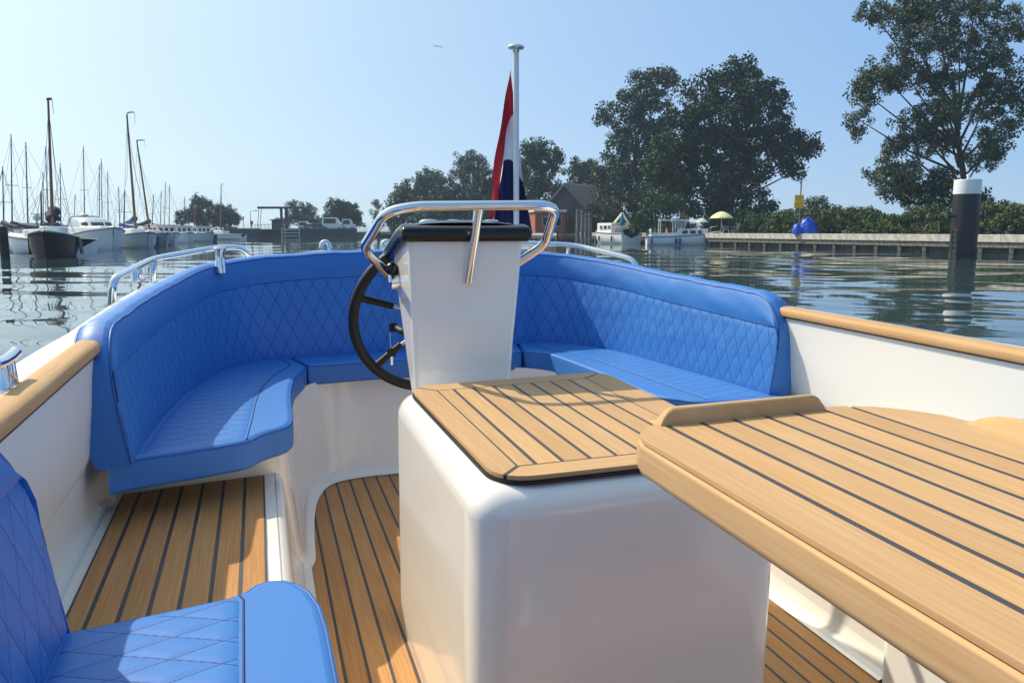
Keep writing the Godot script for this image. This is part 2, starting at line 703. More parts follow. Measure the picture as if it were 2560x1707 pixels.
# ---------------------------------------------------------------- water and land
func build_water() -> void:
	# ripples: sums of small waves; the shortest die out where the sheet grows too coarse to carry them
	var r := RandomNumberGenerator.new()
	r.seed = 404
	var waves := []
	for k in 22:
		var l := 0.34 * pow(1.165, k)
		var a := r.randf_range(0, TAU)
		if k > 9:
			a = r.randf_range(-0.9, 0.9) + 2.1
		waves.append([cos(a) * TAU / l, sin(a) * TAU / l, r.randf_range(0, TAU), l, (0.016 if k < 10 else 0.0120) * r.randf_range(0.7, 1.2)])
	var sway := FastNoiseLite.new()
	sway.seed = 12
	sway.frequency = 0.05
	sway.fractal_octaves = 3
	var angles := PackedFloat32Array()
	var c0 := -PI / 2 + 0.303235
	var a := c0 - 0.86
	while a < c0 + 0.86:
		angles.append(a)
		a += 0.0034
	for k in 40:
		angles.append(c0 + 0.86 + (TAU - 1.72) * k / 40.0)
	var w := angles.size()
	var rows := 455
	var v := PackedVector3Array()
	var n := PackedVector3Array()
	v.resize(w * rows)
	n.resize(w * rows)
	for i in rows:
		var rad := 0.6 * pow(1.0155, i)
		var gap := maxf(rad * 0.0155, rad * 0.0034)
		for j in w:
			var x := cos(angles[j]) * rad
			var z := sin(angles[j]) * rad
			var dx := sway.get_noise_2d(x, z)
			var calm := clampf(0.62 + 0.9 * sway.get_noise_2d(x * 0.6 + 90.0, z * 0.6), 0.15, 1.3)
			var h := 0.0
			var sx := 0.0
			var sz := 0.0
			if rad < 420.0:
				for q in waves:
					var keep := clampf(q[3] / gap / 3.0 - 0.6, 0, 1) if q[3] < 6.0 else 1.0
					if keep <= 0.0:
						continue
					var ph: float = q[0] * x + q[1] * z + q[2] + dx * 5.0
					var s: float = q[4] * keep * calm
					h += s * q[3] / TAU * sin(ph)
					var co: float = s * cos(ph) * q[3] / TAU
					sx += co * q[0]
					sz += co * q[1]
			v[i * w + j] = Vector3(x, h * 0.6, z)
			n[i * w + j] = Vector3(-sx, 1, -sz).normalized()
	var idx := PackedInt32Array()
	idx.resize((rows - 1) * w * 6)
	var at := 0
	for i in rows - 1:
		for j in w:
			var k := (j + 1) % w
			for q in [i * w + j, (i + 1) * w + j, (i + 1) * w + k, i * w + j, (i + 1) * w + k, i * w + k]:
				idx[at] = q
				at += 1
	setting("water", made(v, n, idx), M.water)


func flat(pts: Array) -> PackedVector2Array:
	var out := PackedVector2Array()
	for p in pts:
		out.append(Vector2(p.x, p.z))
	return out


func quay_depth(px: float) -> float:
	return 1.0 / (0.01434 + 1.025e-5 * (px - 1960.0))


func quay(px: float, back := 0.0, y := 0.0) -> Vector3:
	# a point of the concrete quay on the far side of the basin; `back` metres behind its face
	var a := ashore(2560, quay_depth(2560))
	var b := ashore(1100, quay_depth(1100))
	var t := (b - a).normalized()
	var p := ashore(px, quay_depth(px)) + Vector3(-t.z, 0, t.x) * back
	p.y = y
	return p


func build_land() -> void:
	var front := []
	for px in [3700, 3000, 2560, 2000, 1500, 1200, 985]:
		front.append(quay(px, 0.5))
	var land := flat(front + [ashore(892, 172), ashore(880, 480), ashore(4200, 480), ashore(9000, 60)])
	setting("ground", prism(land, -2.0, 1.16), M.turf)
	setting("far_ground", prism(flat([ashore(250, 240), ashore(420, 168), ashore(560, 164.5), ashore(891, 164.5), ashore(880, 480), ashore(300, 480)]), -2.0, 1.6), M.turf)
	# the quay: cap beam, lower beam, piles, dark sheeting
	var q := thing("quay_edge", "long pale concrete quay edge with a dark piled underside along the grassy bank", "quay")
	var pxs := [3700, 3200, 2800, 2500, 2250, 2050, 1880, 1740, 1620, 1510, 1420, 1330, 1250, 1180, 1110, 1050, 985]
	for i in pxs.size() - 1:
		var a: float = pxs[i]
		var b: float = pxs[i + 1]
		var gap := (quay(b) - quay(a)).normalized() * 0.015
		part("cap_beam", prism(flat([quay(a) + gap, quay(b) - gap, quay(b, 0.9) - gap, quay(a, 0.9) + gap]), 0.76, 1.22, 0.03, 2), M.concrete, q)
		part("lower_beam", prism(flat([quay(a, 0.12), quay(b, 0.12), quay(b, 0.6), quay(a, 0.6)]), 0.40, 0.76), M.old_concrete, q)
		part("sheeting", prism(flat([quay(a, 0.45), quay(b, 0.45), quay(b, 0.7), quay(a, 0.7)]), -1.0, 0.40), M.quay_wall, q)
	var a0 := quay(2700)
	var b0 := quay(1250)
	var total := a0.distance_to(b0)
	var pile := prism(rounded(Vector2(-0.14, -0.14), Vector2(0.14, 0.14), 0.05, 2), -1.0, 0.40)
	for k in int(total / 2.2):
		var p := a0.lerp(b0, k * 2.2 / total) + (quay(2700, 0.3) - a0)
		part("pile", pile, M.old_concrete, q, place(p, 0.4))


# ---------------------------------------------------------------- the sloop
var BACK := PackedVector2Array([Vector2(-0.286, -1.9), Vector2(-0.274, -2.15), Vector2(-0.256, -2.36), Vector2(-0.214, -2.64), Vector2(-0.131, -2.95), Vector2(-0.024, -3.1), Vector2(0.122, -3.145), Vector2(0.304, -3.165), Vector2(0.56, -3.19), Vector2(0.86, -3.225), Vector2(1.06, -3.25), Vector2(1.21, -3.23), Vector2(1.364, -2.98), Vector2(1.421, -2.645), Vector2(1.467, -2.336), Vector2(1.491, -2.089)])
var BACK_TOP := [0.737, 0.742, 0.748, 0.767, 0.796, 0.822, 0.833, 0.84, 0.84, 0.838, 0.834, 0.822, 0.782, 0.766, 0.75, 0.742]


func rail_line() -> PackedVector2Array:
	# the line of the cockpit side, from the bow quarter round the stern and forward again
	var p := PackedVector2Array([Vector2(-0.20, 1.7), Vector2(-0.275, 0.9), Vector2(-0.288, 0.0), Vector2(-0.288, -1.0)])
	p.append_array(BACK)
	p.append_array(PackedVector2Array([Vector2(1.497, -1.1), Vector2(1.497, 0.0), Vector2(1.485, 0.9), Vector2(1.41, 1.7)]))
	return curve(p, 0.045)


func sheer(p: Vector2) -> float:
	# height of the deck edge: level amidships, rising to the stern
	var z := p.y + 0.09 * (p.x - 0.6)
	return 0.695 + 0.085 * smoothstep(-2.1, -3.3, z)


func band(line: PackedVector2Array, prof: Array, follow := true) -> ArrayMesh:
	# a cross-section (offset outwards, height) swept along a plan line; heights relative to the deck edge when `follow`
	var rows := []
	for o in prof:
		var off := sideways(line, o[0])
		var row := PackedVector3Array()
		for i in line.size():
			row.append(Vector3(off[i].x, o[1] + (sheer(line[i]) if follow else 0.0), off[i].y))
		rows.append(row)
	return sheet(rows)


func build_sloop() -> void:
	var b := thing("motor_sloop", "open white motor sloop with teak gunwales and planked teak cockpit floor", "boat", "", BOAT)
	var line := rail_line()
	part("inner_side", band(line, [[0.066, -0.012], [0.072, -0.12], [0.085, -0.24], [0.10, -0.275], [0.10, -0.275], [0.104, -0.37], [0.101, -0.395], [0.092, -0.410], [0.075, -0.418], [0.055, -0.42]]), M.inner_gelcoat, b)
	part("hull", band(line, [[0.17, 0.0], [0.186, -0.02], [0.186, -0.05], [0.176, -0.06], [0.176, -0.06], [0.165, -0.5], [0.10, -0.95], [-0.2, -1.35]]), M.gelcoat, b)
	part("side_deck", band(line, [[0.100, -0.002], [0.112, 0.004], [0.150, 0.004], [0.17, 0.0]]), M.gelcoat, b)
	part("deck_lip", band(line, [[0.066, -0.012], [0.064, -0.004], [0.067, -0.002], [0.100, -0.002]]), M.gelcoat, b)
	# teak capping along both sides, ending under the stern backrest
	var ends := [[], []]
	for p in line:
		if p.x < 0.3 and p.y > -2.5:
			ends[0].append(p)
		elif p.x > 0.9 and p.y > -2.7:
			ends[1].append(p)
	for e in ends:
		var l := PackedVector2Array(e)
		part("gunwale", band(l, [[0.058, -0.016], [0.055, -0.011], [0.055, 0.000], [0.060, 0.007], [0.070, 0.011], [0.092, 0.012], [0.103, 0.009], [0.107, 0.003], [0.107, -0.002], [0.107, -0.002], [0.058, -0.016]]), M.teak[1], b)
		part("rubber_seam", band(l, [[0.0600, -0.0165], [0.0590, -0.0200], [0.066, -0.0205]]), M.rubber, b)
	# cockpit floor
	var ff := part("floor_deck", prism(PackedVector2Array([Vector2(-0.4, 1.2), Vector2(1.62, 1.2), Vector2(1.62, -3.3), Vector2(-0.4, -3.3)]), -0.05, -0.0006), M.caulk, b)
	var seams := []
	for k in 26:
		seams.append(0.0425 + 0.05 * k)
	planks(PackedVector2Array([Vector2(0.0, 1.0), Vector2(1.5, 1.0), Vector2(1.5, -3.2), Vector2(0.0, -3.2)]), seams, 0.007, -0.012, 0.0, ff, M.deck)
	# raised step along the side, with its own planks in a white rim
	var step_line := PackedVector2Array([Vector2(-0.372, 0.6), Vector2(0.022, 0.6), Vector2(0.022, -2.21), Vector2(-0.372, -2.155)])
	var st := part("step", prism(step_line, 0.05, 0.286, 0.006, 2), M.gelcoat, b)
	var tray := PackedVector2Array([Vector2(-0.347, 0.4), Vector2(-0.008, 0.4), Vector2(-0.008, -2.192), Vector2(-0.347, -2.134)])
	part("caulking", prism(tray, 0.284, 0.2900), M.caulk, st)
	planks(inset(tray, 0.004), [-0.36, -0.3077, -0.258, -0.21, -0.1605, -0.109, -0.057, 0.0], 0.0075, 0.282, 0.2905, st, M.deck)
	var rs := []
	for o in [[0.020, 0.286], [0.030, 0.283], [0.040, 0.27], [0.046, 0.24], [0.068, 0.07], [0.076, 0.03], [0.090, 0.008], [0.108, 0.003]]:
		rs.append(PackedVector3Array([Vector3(o[0], o[1], 0.6), Vector3(o[0], o[1], -1.0), Vector3(o[0], o[1], -2.0), Vector3(o[0], o[1], -2.24)]))
	part("riser", sheet(rs), M.gelcoat, b)
	# bench front: curved moulding below the stern seats
	var top := PackedVector2Array([Vector2(-0.42, -2.155), Vector2(-0.2, -2.185), Vector2(-0.06, -2.2), Vector2(0.01, -2.215), Vector2(0.045, -2.255), Vector2(0.06, -2.40), Vector2(0.075, -2.62), Vector2(0.10, -2.80), Vector2(0.16, -2.95), Vector2(0.30, -3.04), Vector2(0.56, -3.07), Vector2(0.85, -3.08), Vector2(1.03, -3.02), Vector2(1.12, -2.85), Vector2(1.15, -2.6), Vector2(1.17, -2.4), Vector2(1.23, -2.3), Vector2(1.4, -2.28), Vector2(1.62, -2.27)])
	var foot := PackedVector2Array([Vector2(-0.42, -2.150), Vector2(-0.2, -2.180), Vector2(-0.05, -2.195), Vector2(0.05, -2.205), Vector2(0.088, -2.25), Vector2(0.098, -2.42), Vector2(0.112, -2.62), Vector2(0.14, -2.79), Vector2(0.20, -2.93), Vector2(0.33, -2.99), Vector2(0.56, -3.0), Vector2(0.83, -3.01), Vector2(1.0, -2.95), Vector2(1.08, -2.82), Vector2(1.11, -2.6), Vector2(1.13, -2.4), Vector2(1.2, -2.28), Vector2(1.4, -2.25), Vector2(1.62, -2.24)])
	var rows := []
	var n := 110
	for o in [[0.0, 0.374, 0.0], [0.03, 0.36, 0.0], [0.3, 0.24, 0.0], [0.75, 0.08, 0.0], [0.92, 0.035, -0.002], [1.0, 0.012, -0.012], [1.0, 0.003, -0.032]]:
		var row := PackedVector3Array()
		var pts := PackedVector2Array()
		for k in n + 1:
			var t := (top.size() - 1.0) * k / n
			pts.append(spline(top, t).lerp(spline(foot, t), o[0]))
		pts = sideways(pts, o[2])
		for q in pts:
			row.append(Vector3(q.x, o[1], q.y))
		rows.append(row)
	part("bench_front", sheet(rows), M.gelcoat, b)
	var lid := PackedVector2Array()
	for k in n + 1:
		lid.append(spline(top, (top.size() - 1.0) * k / n))
	lid.append_array(PackedVector2Array([Vector2(1.6, -3.3), Vector2(-0.42, -3.3)]))
	part("bench_top", prism(lid, 0.345, 0.364), M.inner_gelcoat, b)
	# side lockers that carry the forward seats
	part("locker", prism(rounded(Vector2(1.268, -2.3), Vector2(1.66, -1.25), 0.02), 0.0, 0.335, 0.02), M.inner_gelcoat, b)
	var cove := []
	for o in [[1.268, 0.05], [1.264, 0.022], [1.252, 0.008], [1.236, 0.003]]:
		cove.append(PackedVector3Array([Vector3(o[0], o[1], -2.3), Vector3(o[0], o[1], -1.29)]))
	part("floor_cove", sheet(cove), M.gelcoat, b)
	part("locker", prism(rounded(Vector2(1.238, -1.30), Vector2(1.66, 0.7), 0.03), 0.0, 0.345, 0.02), M.inner_gelcoat, b)
	part("locker", prism(rounded(Vector2(-0.41, -1.10), Vector2(0.045, 0.7), 0.03), 0.286, 0.345, 0.01), M.inner_gelcoat, b)
	# hinge at the corner of the step
	var hg := part("hinge", box(Vector3(-0.393, 0.294, -2.085), Vector3(-0.352, 0.300, -2.03), 0.002), M.chrome, b)
	part("hinge_leaf", box(Vector3(-0.397, 0.294, -2.08), Vector3(-0.391, 0.332, -2.04), 0.002), M.chrome, hg)
	part("hinge_pin", rod(Vector3(-0.386, 0.304, -2.09), Vector3(-0.386, 0.304, -2.025), 0.005), M.chrome, hg)
	# stainless fittings
	var lg := part("guard_rail", tube(bent([Vector3(-0.418, 0.715, -2.60), Vector3(-0.402, 0.795, -2.57), Vector3(-0.345, 0.826, -3.03), Vector3(-0.143, 0.853, -3.26), Vector3(-0.055, 0.852, -3.30), Vector3(-0.02, 0.79, -3.34)], 0.07), 0.0115, 12), M.chrome, b)
	part("rail_post", rod(Vector3(-0.353, 0.74, -3.03), Vector3(-0.345, 0.826, -3.03), 0.0105, 12), M.chrome, lg)
	part("rail_post", rod(Vector3(-0.149, 0.77, -3.27), Vector3(-0.140, 0.853, -3.265), 0.0105, 12), M.chrome, lg)
	part("fairlead", moved(lathe([[0.0, 0.04], [0.019, 0.04], [0.021, 0.037], [0.021, 0.03], [0.016, 0.025], [0.015, 0.0], [0.018, -0.01], [0.02, -0.05]], 20), place(Vector3(-0.128, 0.825, -3.03))), M.chrome, b)
	var rg := part("guard_rail", tube(bent([Vector3(1.07, 0.80, -3.46), Vector3(1.08, 0.862, -3.45), Vector3(1.16, 0.857, -3.42), Vector3(1.36, 0.850, -3.40), Vector3(1.535, 0.797, -3.15), Vector3(1.552, 0.72, -3.12)], 0.07), 0.0115, 12), M.chrome, b)
	part("rail_post", rod(Vector3(1.335, 0.77, -3.43), Vector3(1.335, 0.851, -3.405), 0.0105, 12), M.chrome, rg)
	for p in [Vector3(0.268, 0.80, -3.37), Vector3(0.52, 0.80, -3.40)]:
		part("deck_hook", moved(tube(bent([Vector3(0.012, -0.03, 0.0), Vector3(0.012, 0.055, 0.0), Vector3(-0.004, 0.074, 0.0), Vector3(-0.022, 0.062, 0.0), Vector3(-0.022, 0.046, 0.0)], 0.02), 0.0095, 10), place(p)), M.chrome, b)
	for e in [[Vector3(-0.402, 0.699, -1.49), 0.0, 0.76], [Vector3(-0.398, 0.752, -3.02), -0.25, 0.8]]:
		var t := place(e[0], e[1]).scaled_local(Vector3.ONE * e[2])
		var cl := part("cleat", tube([Vector3(0, 0.068, 0.078), Vector3(0, 0.067, 0.075), Vector3(0, 0.063, 0.03), Vector3(0, 0.063, -0.03), Vector3(0, 0.067, -0.075), Vector3(0, 0.068, -0.078)], 0.0125, 12), M.chrome, b, t)
		part("cleat_base", prism(rounded(Vector2(-0.022, -0.052), Vector2(0.022, 0.052), 0.018), 0.0, 0.006, 0.002, 2), M.chrome, cl)
		for s in [-0.028, 0.028]:
			part("cleat_leg", tube([Vector3(0, 0.003, s * 1.15), Vector3(0, 0.03, s), Vector3(0, 0.06, s)], 0.014, 12, 0.010), M.chrome, cl)


# ---------------------------------------------------------------- engine box, console, table
func build_engine_box() -> void:
	var e := thing("engine_box", "glossy white engine box with a planked teak lid amidships", "engine box", "", BOAT)
	var plan := softened(PackedVector2Array([Vector2(0.298, -1.130), Vector2(0.876, -1.150), Vector2(0.886, -1.96), Vector2(0.298, -1.905)]), 0.075, 8)
	part("body", prism(plan, 0.0, 0.567, 0.05, 8), M.gelcoat, e)
	var edge := softened(PackedVector2Array([Vector2(0.343, -1.158), Vector2(0.848, -1.178), Vector2(0.852, -1.918), Vector2(0.330, -1.868)]), 0.07, 7)
	var lid := part("lid", prism(inset(edge, -0.004), 0.567, 0.572), M.rubber, e)
	part("caulking", prism(inset(edge, 0.002), 0.572, 0.5800), M.caulk, lid)
	# border pieces and inner planks
	var inner := PackedVector2Array([Vector2(0.394, -1.216), Vector2(0.772, -1.232), Vector2(0.772, -1.846), Vector2(0.388, -1.806)])
	planks(inset(inner, 0.0), [0.380, 0.4257, 0.474, 0.525, 0.5746, 0.625, 0.676, 0.7277, 0.780], 0.0075, 0.573, 0.5805, lid, M.teak)
	var o := [Vector2(0.343, -1.158), Vector2(0.848, -1.178), Vector2(0.852, -1.918), Vector2(0.330, -1.868)]
	for k in 4:
		var a: Vector2 = inner[k]
		var b2: Vector2 = inner[(k + 1) % 4]
		var c: Vector2 = o[(k + 1) % 4]
		var d: Vector2 = o[k]
		var quad := inset(PackedVector2Array([a, b2, b2 + (c - b2) * 1.4, a + (d - a) * 1.4]), 0.0034)
		for piece in Geometry2D.intersect_polygons(quad, edge):
			part("border_plank", prism(piece, 0.573, 0.5805, 0.0006, 1), M.teak_cross if k % 2 == 0 else M.teak[k % 4], lid)


func build_console() -> void:
	var c := thing("helm_console", "white helm console with black dash, steering wheel and bent steel grab rail", "helm console", "", BOAT)
	# column: tapers downwards, its aft side slants back to the dash
	var rows := []
	for l in [[0.0, 0.380, 0.618, -2.005, -2.06], [0.30, 0.375, 0.621, -2.002, -2.062], [0.52, 0.371, 0.625, -2.0, -2.068], [0.65, 0.366, 0.634, -2.0, -2.14], [0.80, 0.360, 0.648, -2.0, -2.222], [0.86, 0.358, 0.653, -2.0, -2.245], [0.925, 0.356, 0.658, -2.0, -2.20]]:
		var row := PackedVector3Array()
		for p in rounded(Vector2(l[1], l[4]), Vector2(l[2], l[3]), 0.016, 5):
			row.append(Vector3(p.x, l[0], p.y))
		rows.append(row)
	part("column", sheet(rows, true), M.gelcoat, c)
	# black dash: a slab that slopes down aft, with a low arched hood
	var side := softened(PackedVector2Array([Vector2(1.982, 0.918), Vector2(1.982, 0.952), Vector2(2.02, 0.963), Vector2(2.10, 0.948), Vector2(2.385, 0.866), Vector2(2.39, 0.846), Vector2(2.30, 0.852), Vector2(2.05, 0.915)]), 0.012, 3)
	# the slab is drawn as (depth, height) and laid across the console
	var lay := Transform3D(Basis(Vector3(0, 0, -1), Vector3(1, 0, 0), Vector3(0, 1, 0)), Vector3.ZERO)
	part("dash", moved(prism(side, 0.338, 0.676, 0.012, 4, 0.012), lay), M.black_gloss, c)
	var hood := []
	for k in 9:
		var t := k / 8.0
		var z := -2.01 - 0.20 * t
		var row := PackedVector3Array()
		for j in 25:
			var u := j / 24.0 * 2 - 1
			var arch := pow(maxf(0.0, 1.0 - u * u), 0.5)
			row.append(Vector3(0.507 + u * 0.135, 0.958 - 0.31 * maxf(0.0, t - 0.15) * 0.20 + 0.020 * arch * sin(PI * minf(1.0, t * 1.0 + 0.12)), z))
		hood.append(row)
	part("dash_hood", sheet(hood), M.black_gloss, c)
	for g in [[0.425, -2.085], [0.485, -2.065], [0.585, -2.065]]:
		var gm := part("gauge", moved(lathe([[0.0, 0.006], [0.020, 0.006], [0.023, 0.003], [0.023, 0.003], [0.023, -0.02]], 24), Transform3D(Basis(Vector3.RIGHT, -0.22), Vector3(g[0], 0.961, g[1]))), M.black_gloss, c)
		part("bezel", moved(lathe([[0.020, 0.0062], [0.0235, 0.007], [0.025, 0.003], [0.024, 0.0]], 24), Transform3D(Basis(Vector3.RIGHT, -0.22), Vector3(g[0], 0.961, g[1]))), M.chrome, gm)
	# grab rail: bar in front of the dash, returning along both sides
	var rail := part("grab_rail", tube(bent([Vector3(0.352, 0.808, -2.235), Vector3(0.258, 0.900, -2.10), Vector3(0.293, 0.990, -1.945), Vector3(0.36, 1.004, -1.93), Vector3(0.69, 1.010, -1.935), Vector3(0.728, 1.0, -1.955), Vector3(0.752, 0.905, -2.10), Vector3(0.660, 0.812, -2.235)], 0.035, 7), 0.0125, 16), M.chrome, c)
	part("strut", tube([Vector3(0.521, 1.005, -1.934), Vector3(0.516, 0.94, -1.952), Vector3(0.507, 0.815, -1.999)], 0.0115, 14), M.chrome, rail)
	for s in [0.354, 0.657]:
		part("rail_foot", rod(Vector3(s - 0.004, 0.81, -2.236), Vector3(s + 0.004, 0.81, -2.236), 0.02, 16), M.chrome, rail)
	# throttle: chrome base with a black ball
	var th := part("throttle", moved(tube([Vector3(0.0, 0.0, 0.0), Vector3(-0.022, 0.0, 0.0)], 0.021, 18), place(Vector3(0.36, 0.805, -2.17))), M.chrome, c)
	part("lever", tube([Vector3(0.338, 0.803, -2.17), Vector3(0.338, 0.82, -2.175), Vector3(0.342, 0.835, -2.18)], 0.006, 8), M.chrome, th)
	var ball := SphereMesh.new()
	ball.radius = 0.019
	ball.height = 0.038
	part("knob", ball, M.black_gloss, th, place(Vector3(0.344, 0.838, -2.18)))
	# steering wheel
	var tilt := Basis(Vector3.RIGHT, 0.30)
	var hub := Vector3(0.49, 0.685, -2.34)
	var wheel := Node3D.new()
	wheel.name = "steering_wheel"
	c.add_child(wheel)
	wheel.transform = Transform3D(tilt, hub)
	var ring := []
	for k in 64:
		var a := TAU * k / 64
		var row := PackedVector3Array()
		for j in 12:
			var f := TAU * j / 12
			var rr := 0.236 + cos(f) * 0.0155
			row.append(Vector3(cos(a) * rr, sin(a) * rr, sin(f) * 0.0155))
		ring.append(row)
	ring.append(ring[0])
	part("rim", sheet(ring, true), M.black_grip, wheel)
	for deg in [163.0, 223.0, 283.0, 343.0, 43.0, 103.0]:
		var d := Vector3(cos(deg_to_rad(deg)), sin(deg_to_rad(deg)), 0)
		part("spoke", rod(d * 0.235, d * 0.128, 0.0115, 10, 0.010), M.black_grip, wheel)
		part("spoke_rod", rod(d * 0.13, d * 0.03 + Vector3(0, 0, 0.02), 0.0055, 8), M.chrome, wheel)
	part("hub", moved(lathe([[0.0, 0.03], [0.03, 0.028], [0.036, 0.018], [0.036, -0.02], [0.02, -0.03], [0.02, -0.12]], 20), Transform3D(Basis(Vector3.RIGHT, -PI / 2), Vector3.ZERO)), M.black_grip, wheel)
	# ignition key with a spare hanging from it
	var key := part("ignition_key", box(Vector3(0.348, 0.652, -2.285), Vector3(0.372, 0.678, -2.275), 0.006), M.black_grip, c)
	part("key_barrel", rod(Vector3(0.366, 0.665, -2.28), Vector3(0.392, 0.655, -2.16), 0.010, 12), M.black_grip, key)
	part("key_ring", tube([Vector3(0.351, 0.66, -2.28), Vector3(0.350, 0.63, -2.28), Vector3(0.352, 0.605, -2.28)], 0.0012, 6), M.chrome, key)
	part("spare_head", box(Vector3(0.342, 0.582, -2.284), Vector3(0.366, 0.606, -2.276), 0.006), M.black_grip, key)
	part("spare_blade", box(Vector3(0.350, 0.556, -2.282), Vector3(0.358, 0.582, -2.278), 0.001), M.chrome, key)


func build_table() -> void:
	var t := thing("table", "slatted teak table with raised fiddle strips beside the engine box", "table", "", BOAT)
	var edge := PackedVector2Array([Vector2(0.428, 0.05), Vector2(0.428, -0.845), Vector2(0.436, -0.872), Vector2(0.462, -0.900), Vector2(0.492, -0.918), Vector2(0.60, -0.926), Vector2(0.735, -0.930), Vector2(0.790, -0.924), Vector2(0.825, -0.908), Vector2(0.856, -0.880), Vector2(0.880, -0.842), Vector2(0.890, -0.79), Vector2(0.892, 0.05)])
	part("base_board", prism(edge, 0.676, 0.7165, 0.004, 3, 0.012), M.teak[0], t)
	part("caulking", prism(inset(edge, 0.01), 0.7165, 0.7236), M.caulk, t)
	planks(inset(edge, 0.003), [0.40, 0.489, 0.539, 0.589, 0.640, 0.689, 0.740, 0.789, 0.95], 0.0075, 0.718, 0.724, t, M.teak)
	# fiddles: low rails with a hollow inner side and tapered ends
	for f in [[Vector2(0.478, -0.905), Vector2(0.742, -0.920), 0], [Vector2(0.876, -0.80), Vector2(0.884, 0.04), 1]]:
		var a: Vector2 = f[0]
		var b: Vector2 = f[1]
		var d := (b - a).normalized()
		var n := Vector2(-d.y, d.x)
		if f[2] == 0:
			n = -n
		var rows := []
		for q in [[-0.020, 0.7235], [-0.020, 0.7235], [-0.012, 0.7265], [-0.006, 0.733], [-0.003, 0.742], [0.002, 0.746], [0.008, 0.745], [0.011, 0.740], [0.012, 0.72]]:
			var row := PackedVector3Array()
			for k in 9:
				var u: float = [0.0, 0.02, 0.05, 0.08, 0.5, 0.92, 0.95, 0.98, 1.0][k]
				var lift: float = [0.0, 0.45, 0.85, 1.0, 1.0, 1.0, 0.85, 0.45, 0.0][k]
				var p: Vector2 = a.lerp(b, u) + n * (q[0] * -1.0) * (1.0 if f[2] == 1 else 1.0)
				row.append(Vector3(p.x, 0.7235 + (q[1] - 0.7235) * lift, p.y))
			rows.append(row)
		part("fiddle", sheet(rows), M.teak_cross if f[2] == 0 else M.teak[1], t)
	part("pedestal", rod(Vector3(0.68, 0.0, -0.42), Vector3(0.68, 0.677, -0.42), 0.035, 20), M.aluminium, t)
	part("pedestal_foot", lathe_at([[0.0, 0.02], [0.05, 0.02], [0.11, 0.008], [0.115, 0.0]], Vector3(0.68, 0.0, -0.42)), M.aluminium, t)


func lathe_at(prof: Array, at: Vector3) -> ArrayMesh:
	return moved(lathe(prof, 24), place(at))


# ---------------------------------------------------------------- cushions
func pillow(u: float, v: float) -> float:
	# height inside one quilted lozenge: 0 on the stitches, 1 over most of its middle
	var a := u - floorf(u)
	var b := v - floorf(v)
	var d := minf(minf(a, 1 - a), minf(b, 1 - b))
	return pow(clampf(d / 0.20, 0, 1), 0.5)


func edge_distance(p: Vector2, poly: PackedVector2Array) -> float:
	var best := 9.0
	for i in poly.size():
		var q := Geometry2D.get_closest_point_to_segment(p, poly[i], poly[(i + 1) % poly.size()])
		best = minf(best, p.distance_squared_to(q))
	return sqrt(best)


func quilted_top(poly: PackedVector2Array, y: float, wide: float, tall: float, turn: float) -> ArrayMesh:
	var lo := poly[0]
	var hi := poly[0]
	for p in poly:
		lo = lo.min(p)
		hi = hi.max(p)
	var c := 0.006
	var nx := int((hi.x - lo.x) / c) + 2
	var nz := int((hi.y - lo.y) / c) + 2
	var v := PackedVector3Array()
	var uv := PackedVector2Array()
	var at := PackedInt32Array()
	at.resize(nx * nz)
	at.fill(-1)
	for j in nz:
		for i in nx:
			var p := lo + Vector2(i, j) * c
			if Geometry2D.is_point_in_polygon(p, poly):
				var d := edge_distance(p, poly)
				var q := p.rotated(turn)
				var a := q.x / wide + q.y / tall
				var b := q.x / wide - q.y / tall
				at[j * nx + i] = v.size()
				v.append(Vector3(p.x, y - 0.002 + 0.0030 * smoothstep(0.0, 0.010, d) + 0.0024 * pillow(a, b) * smoothstep(0.0, 0.03, d), p.y))
				uv.append(Vector2(a, b))
	var idx := PackedInt32Array()
	for j in nz - 1:
		for i in nx - 1:
			var a := at[j * nx + i]
			var b := at[j * nx + i + 1]
			var d := at[(j + 1) * nx + i]
			var e := at[(j + 1) * nx + i + 1]
			if a >= 0 and b >= 0 and d >= 0:
				idx.append_array(PackedInt32Array([a, b, d]))
			if b >= 0 and d >= 0 and e >= 0:
				idx.append_array(PackedInt32Array([b, e, d]))
	return made(v, smooth(v, idx), idx, uv)


func closed_tube(p: PackedVector2Array, y: float, r: float) -> ArrayMesh:
	var path := []
	for q in p:
		path.append(Vector3(q.x, y, q.y))
	return tube(path, r, 6)


func seat(called: String, label: String, edge: PackedVector2Array, quilt: PackedVector2Array, y0: float, y1: float, turn := 0.0, join := PackedVector2Array()) -> void:
	var s := thing(called, label, "seat cushion", "blue boat cushions", BOAT)
	part("cover", prism(edge, y0, y1, 0.016, 5, 0.010), M.vinyl, s)
	part("piping", closed_tube(inset(edge + PackedVector2Array([edge[0]]), 0.004), y1 - 0.007, 0.0036), M.piping, s)
	if quilt.size() > 2:
		part("quilting", quilted_top(quilt, y1, 0.125, 0.056, turn), M.quilt, s)
		part("seam", closed_tube(join, y1, 0.0017), M.thread, s)


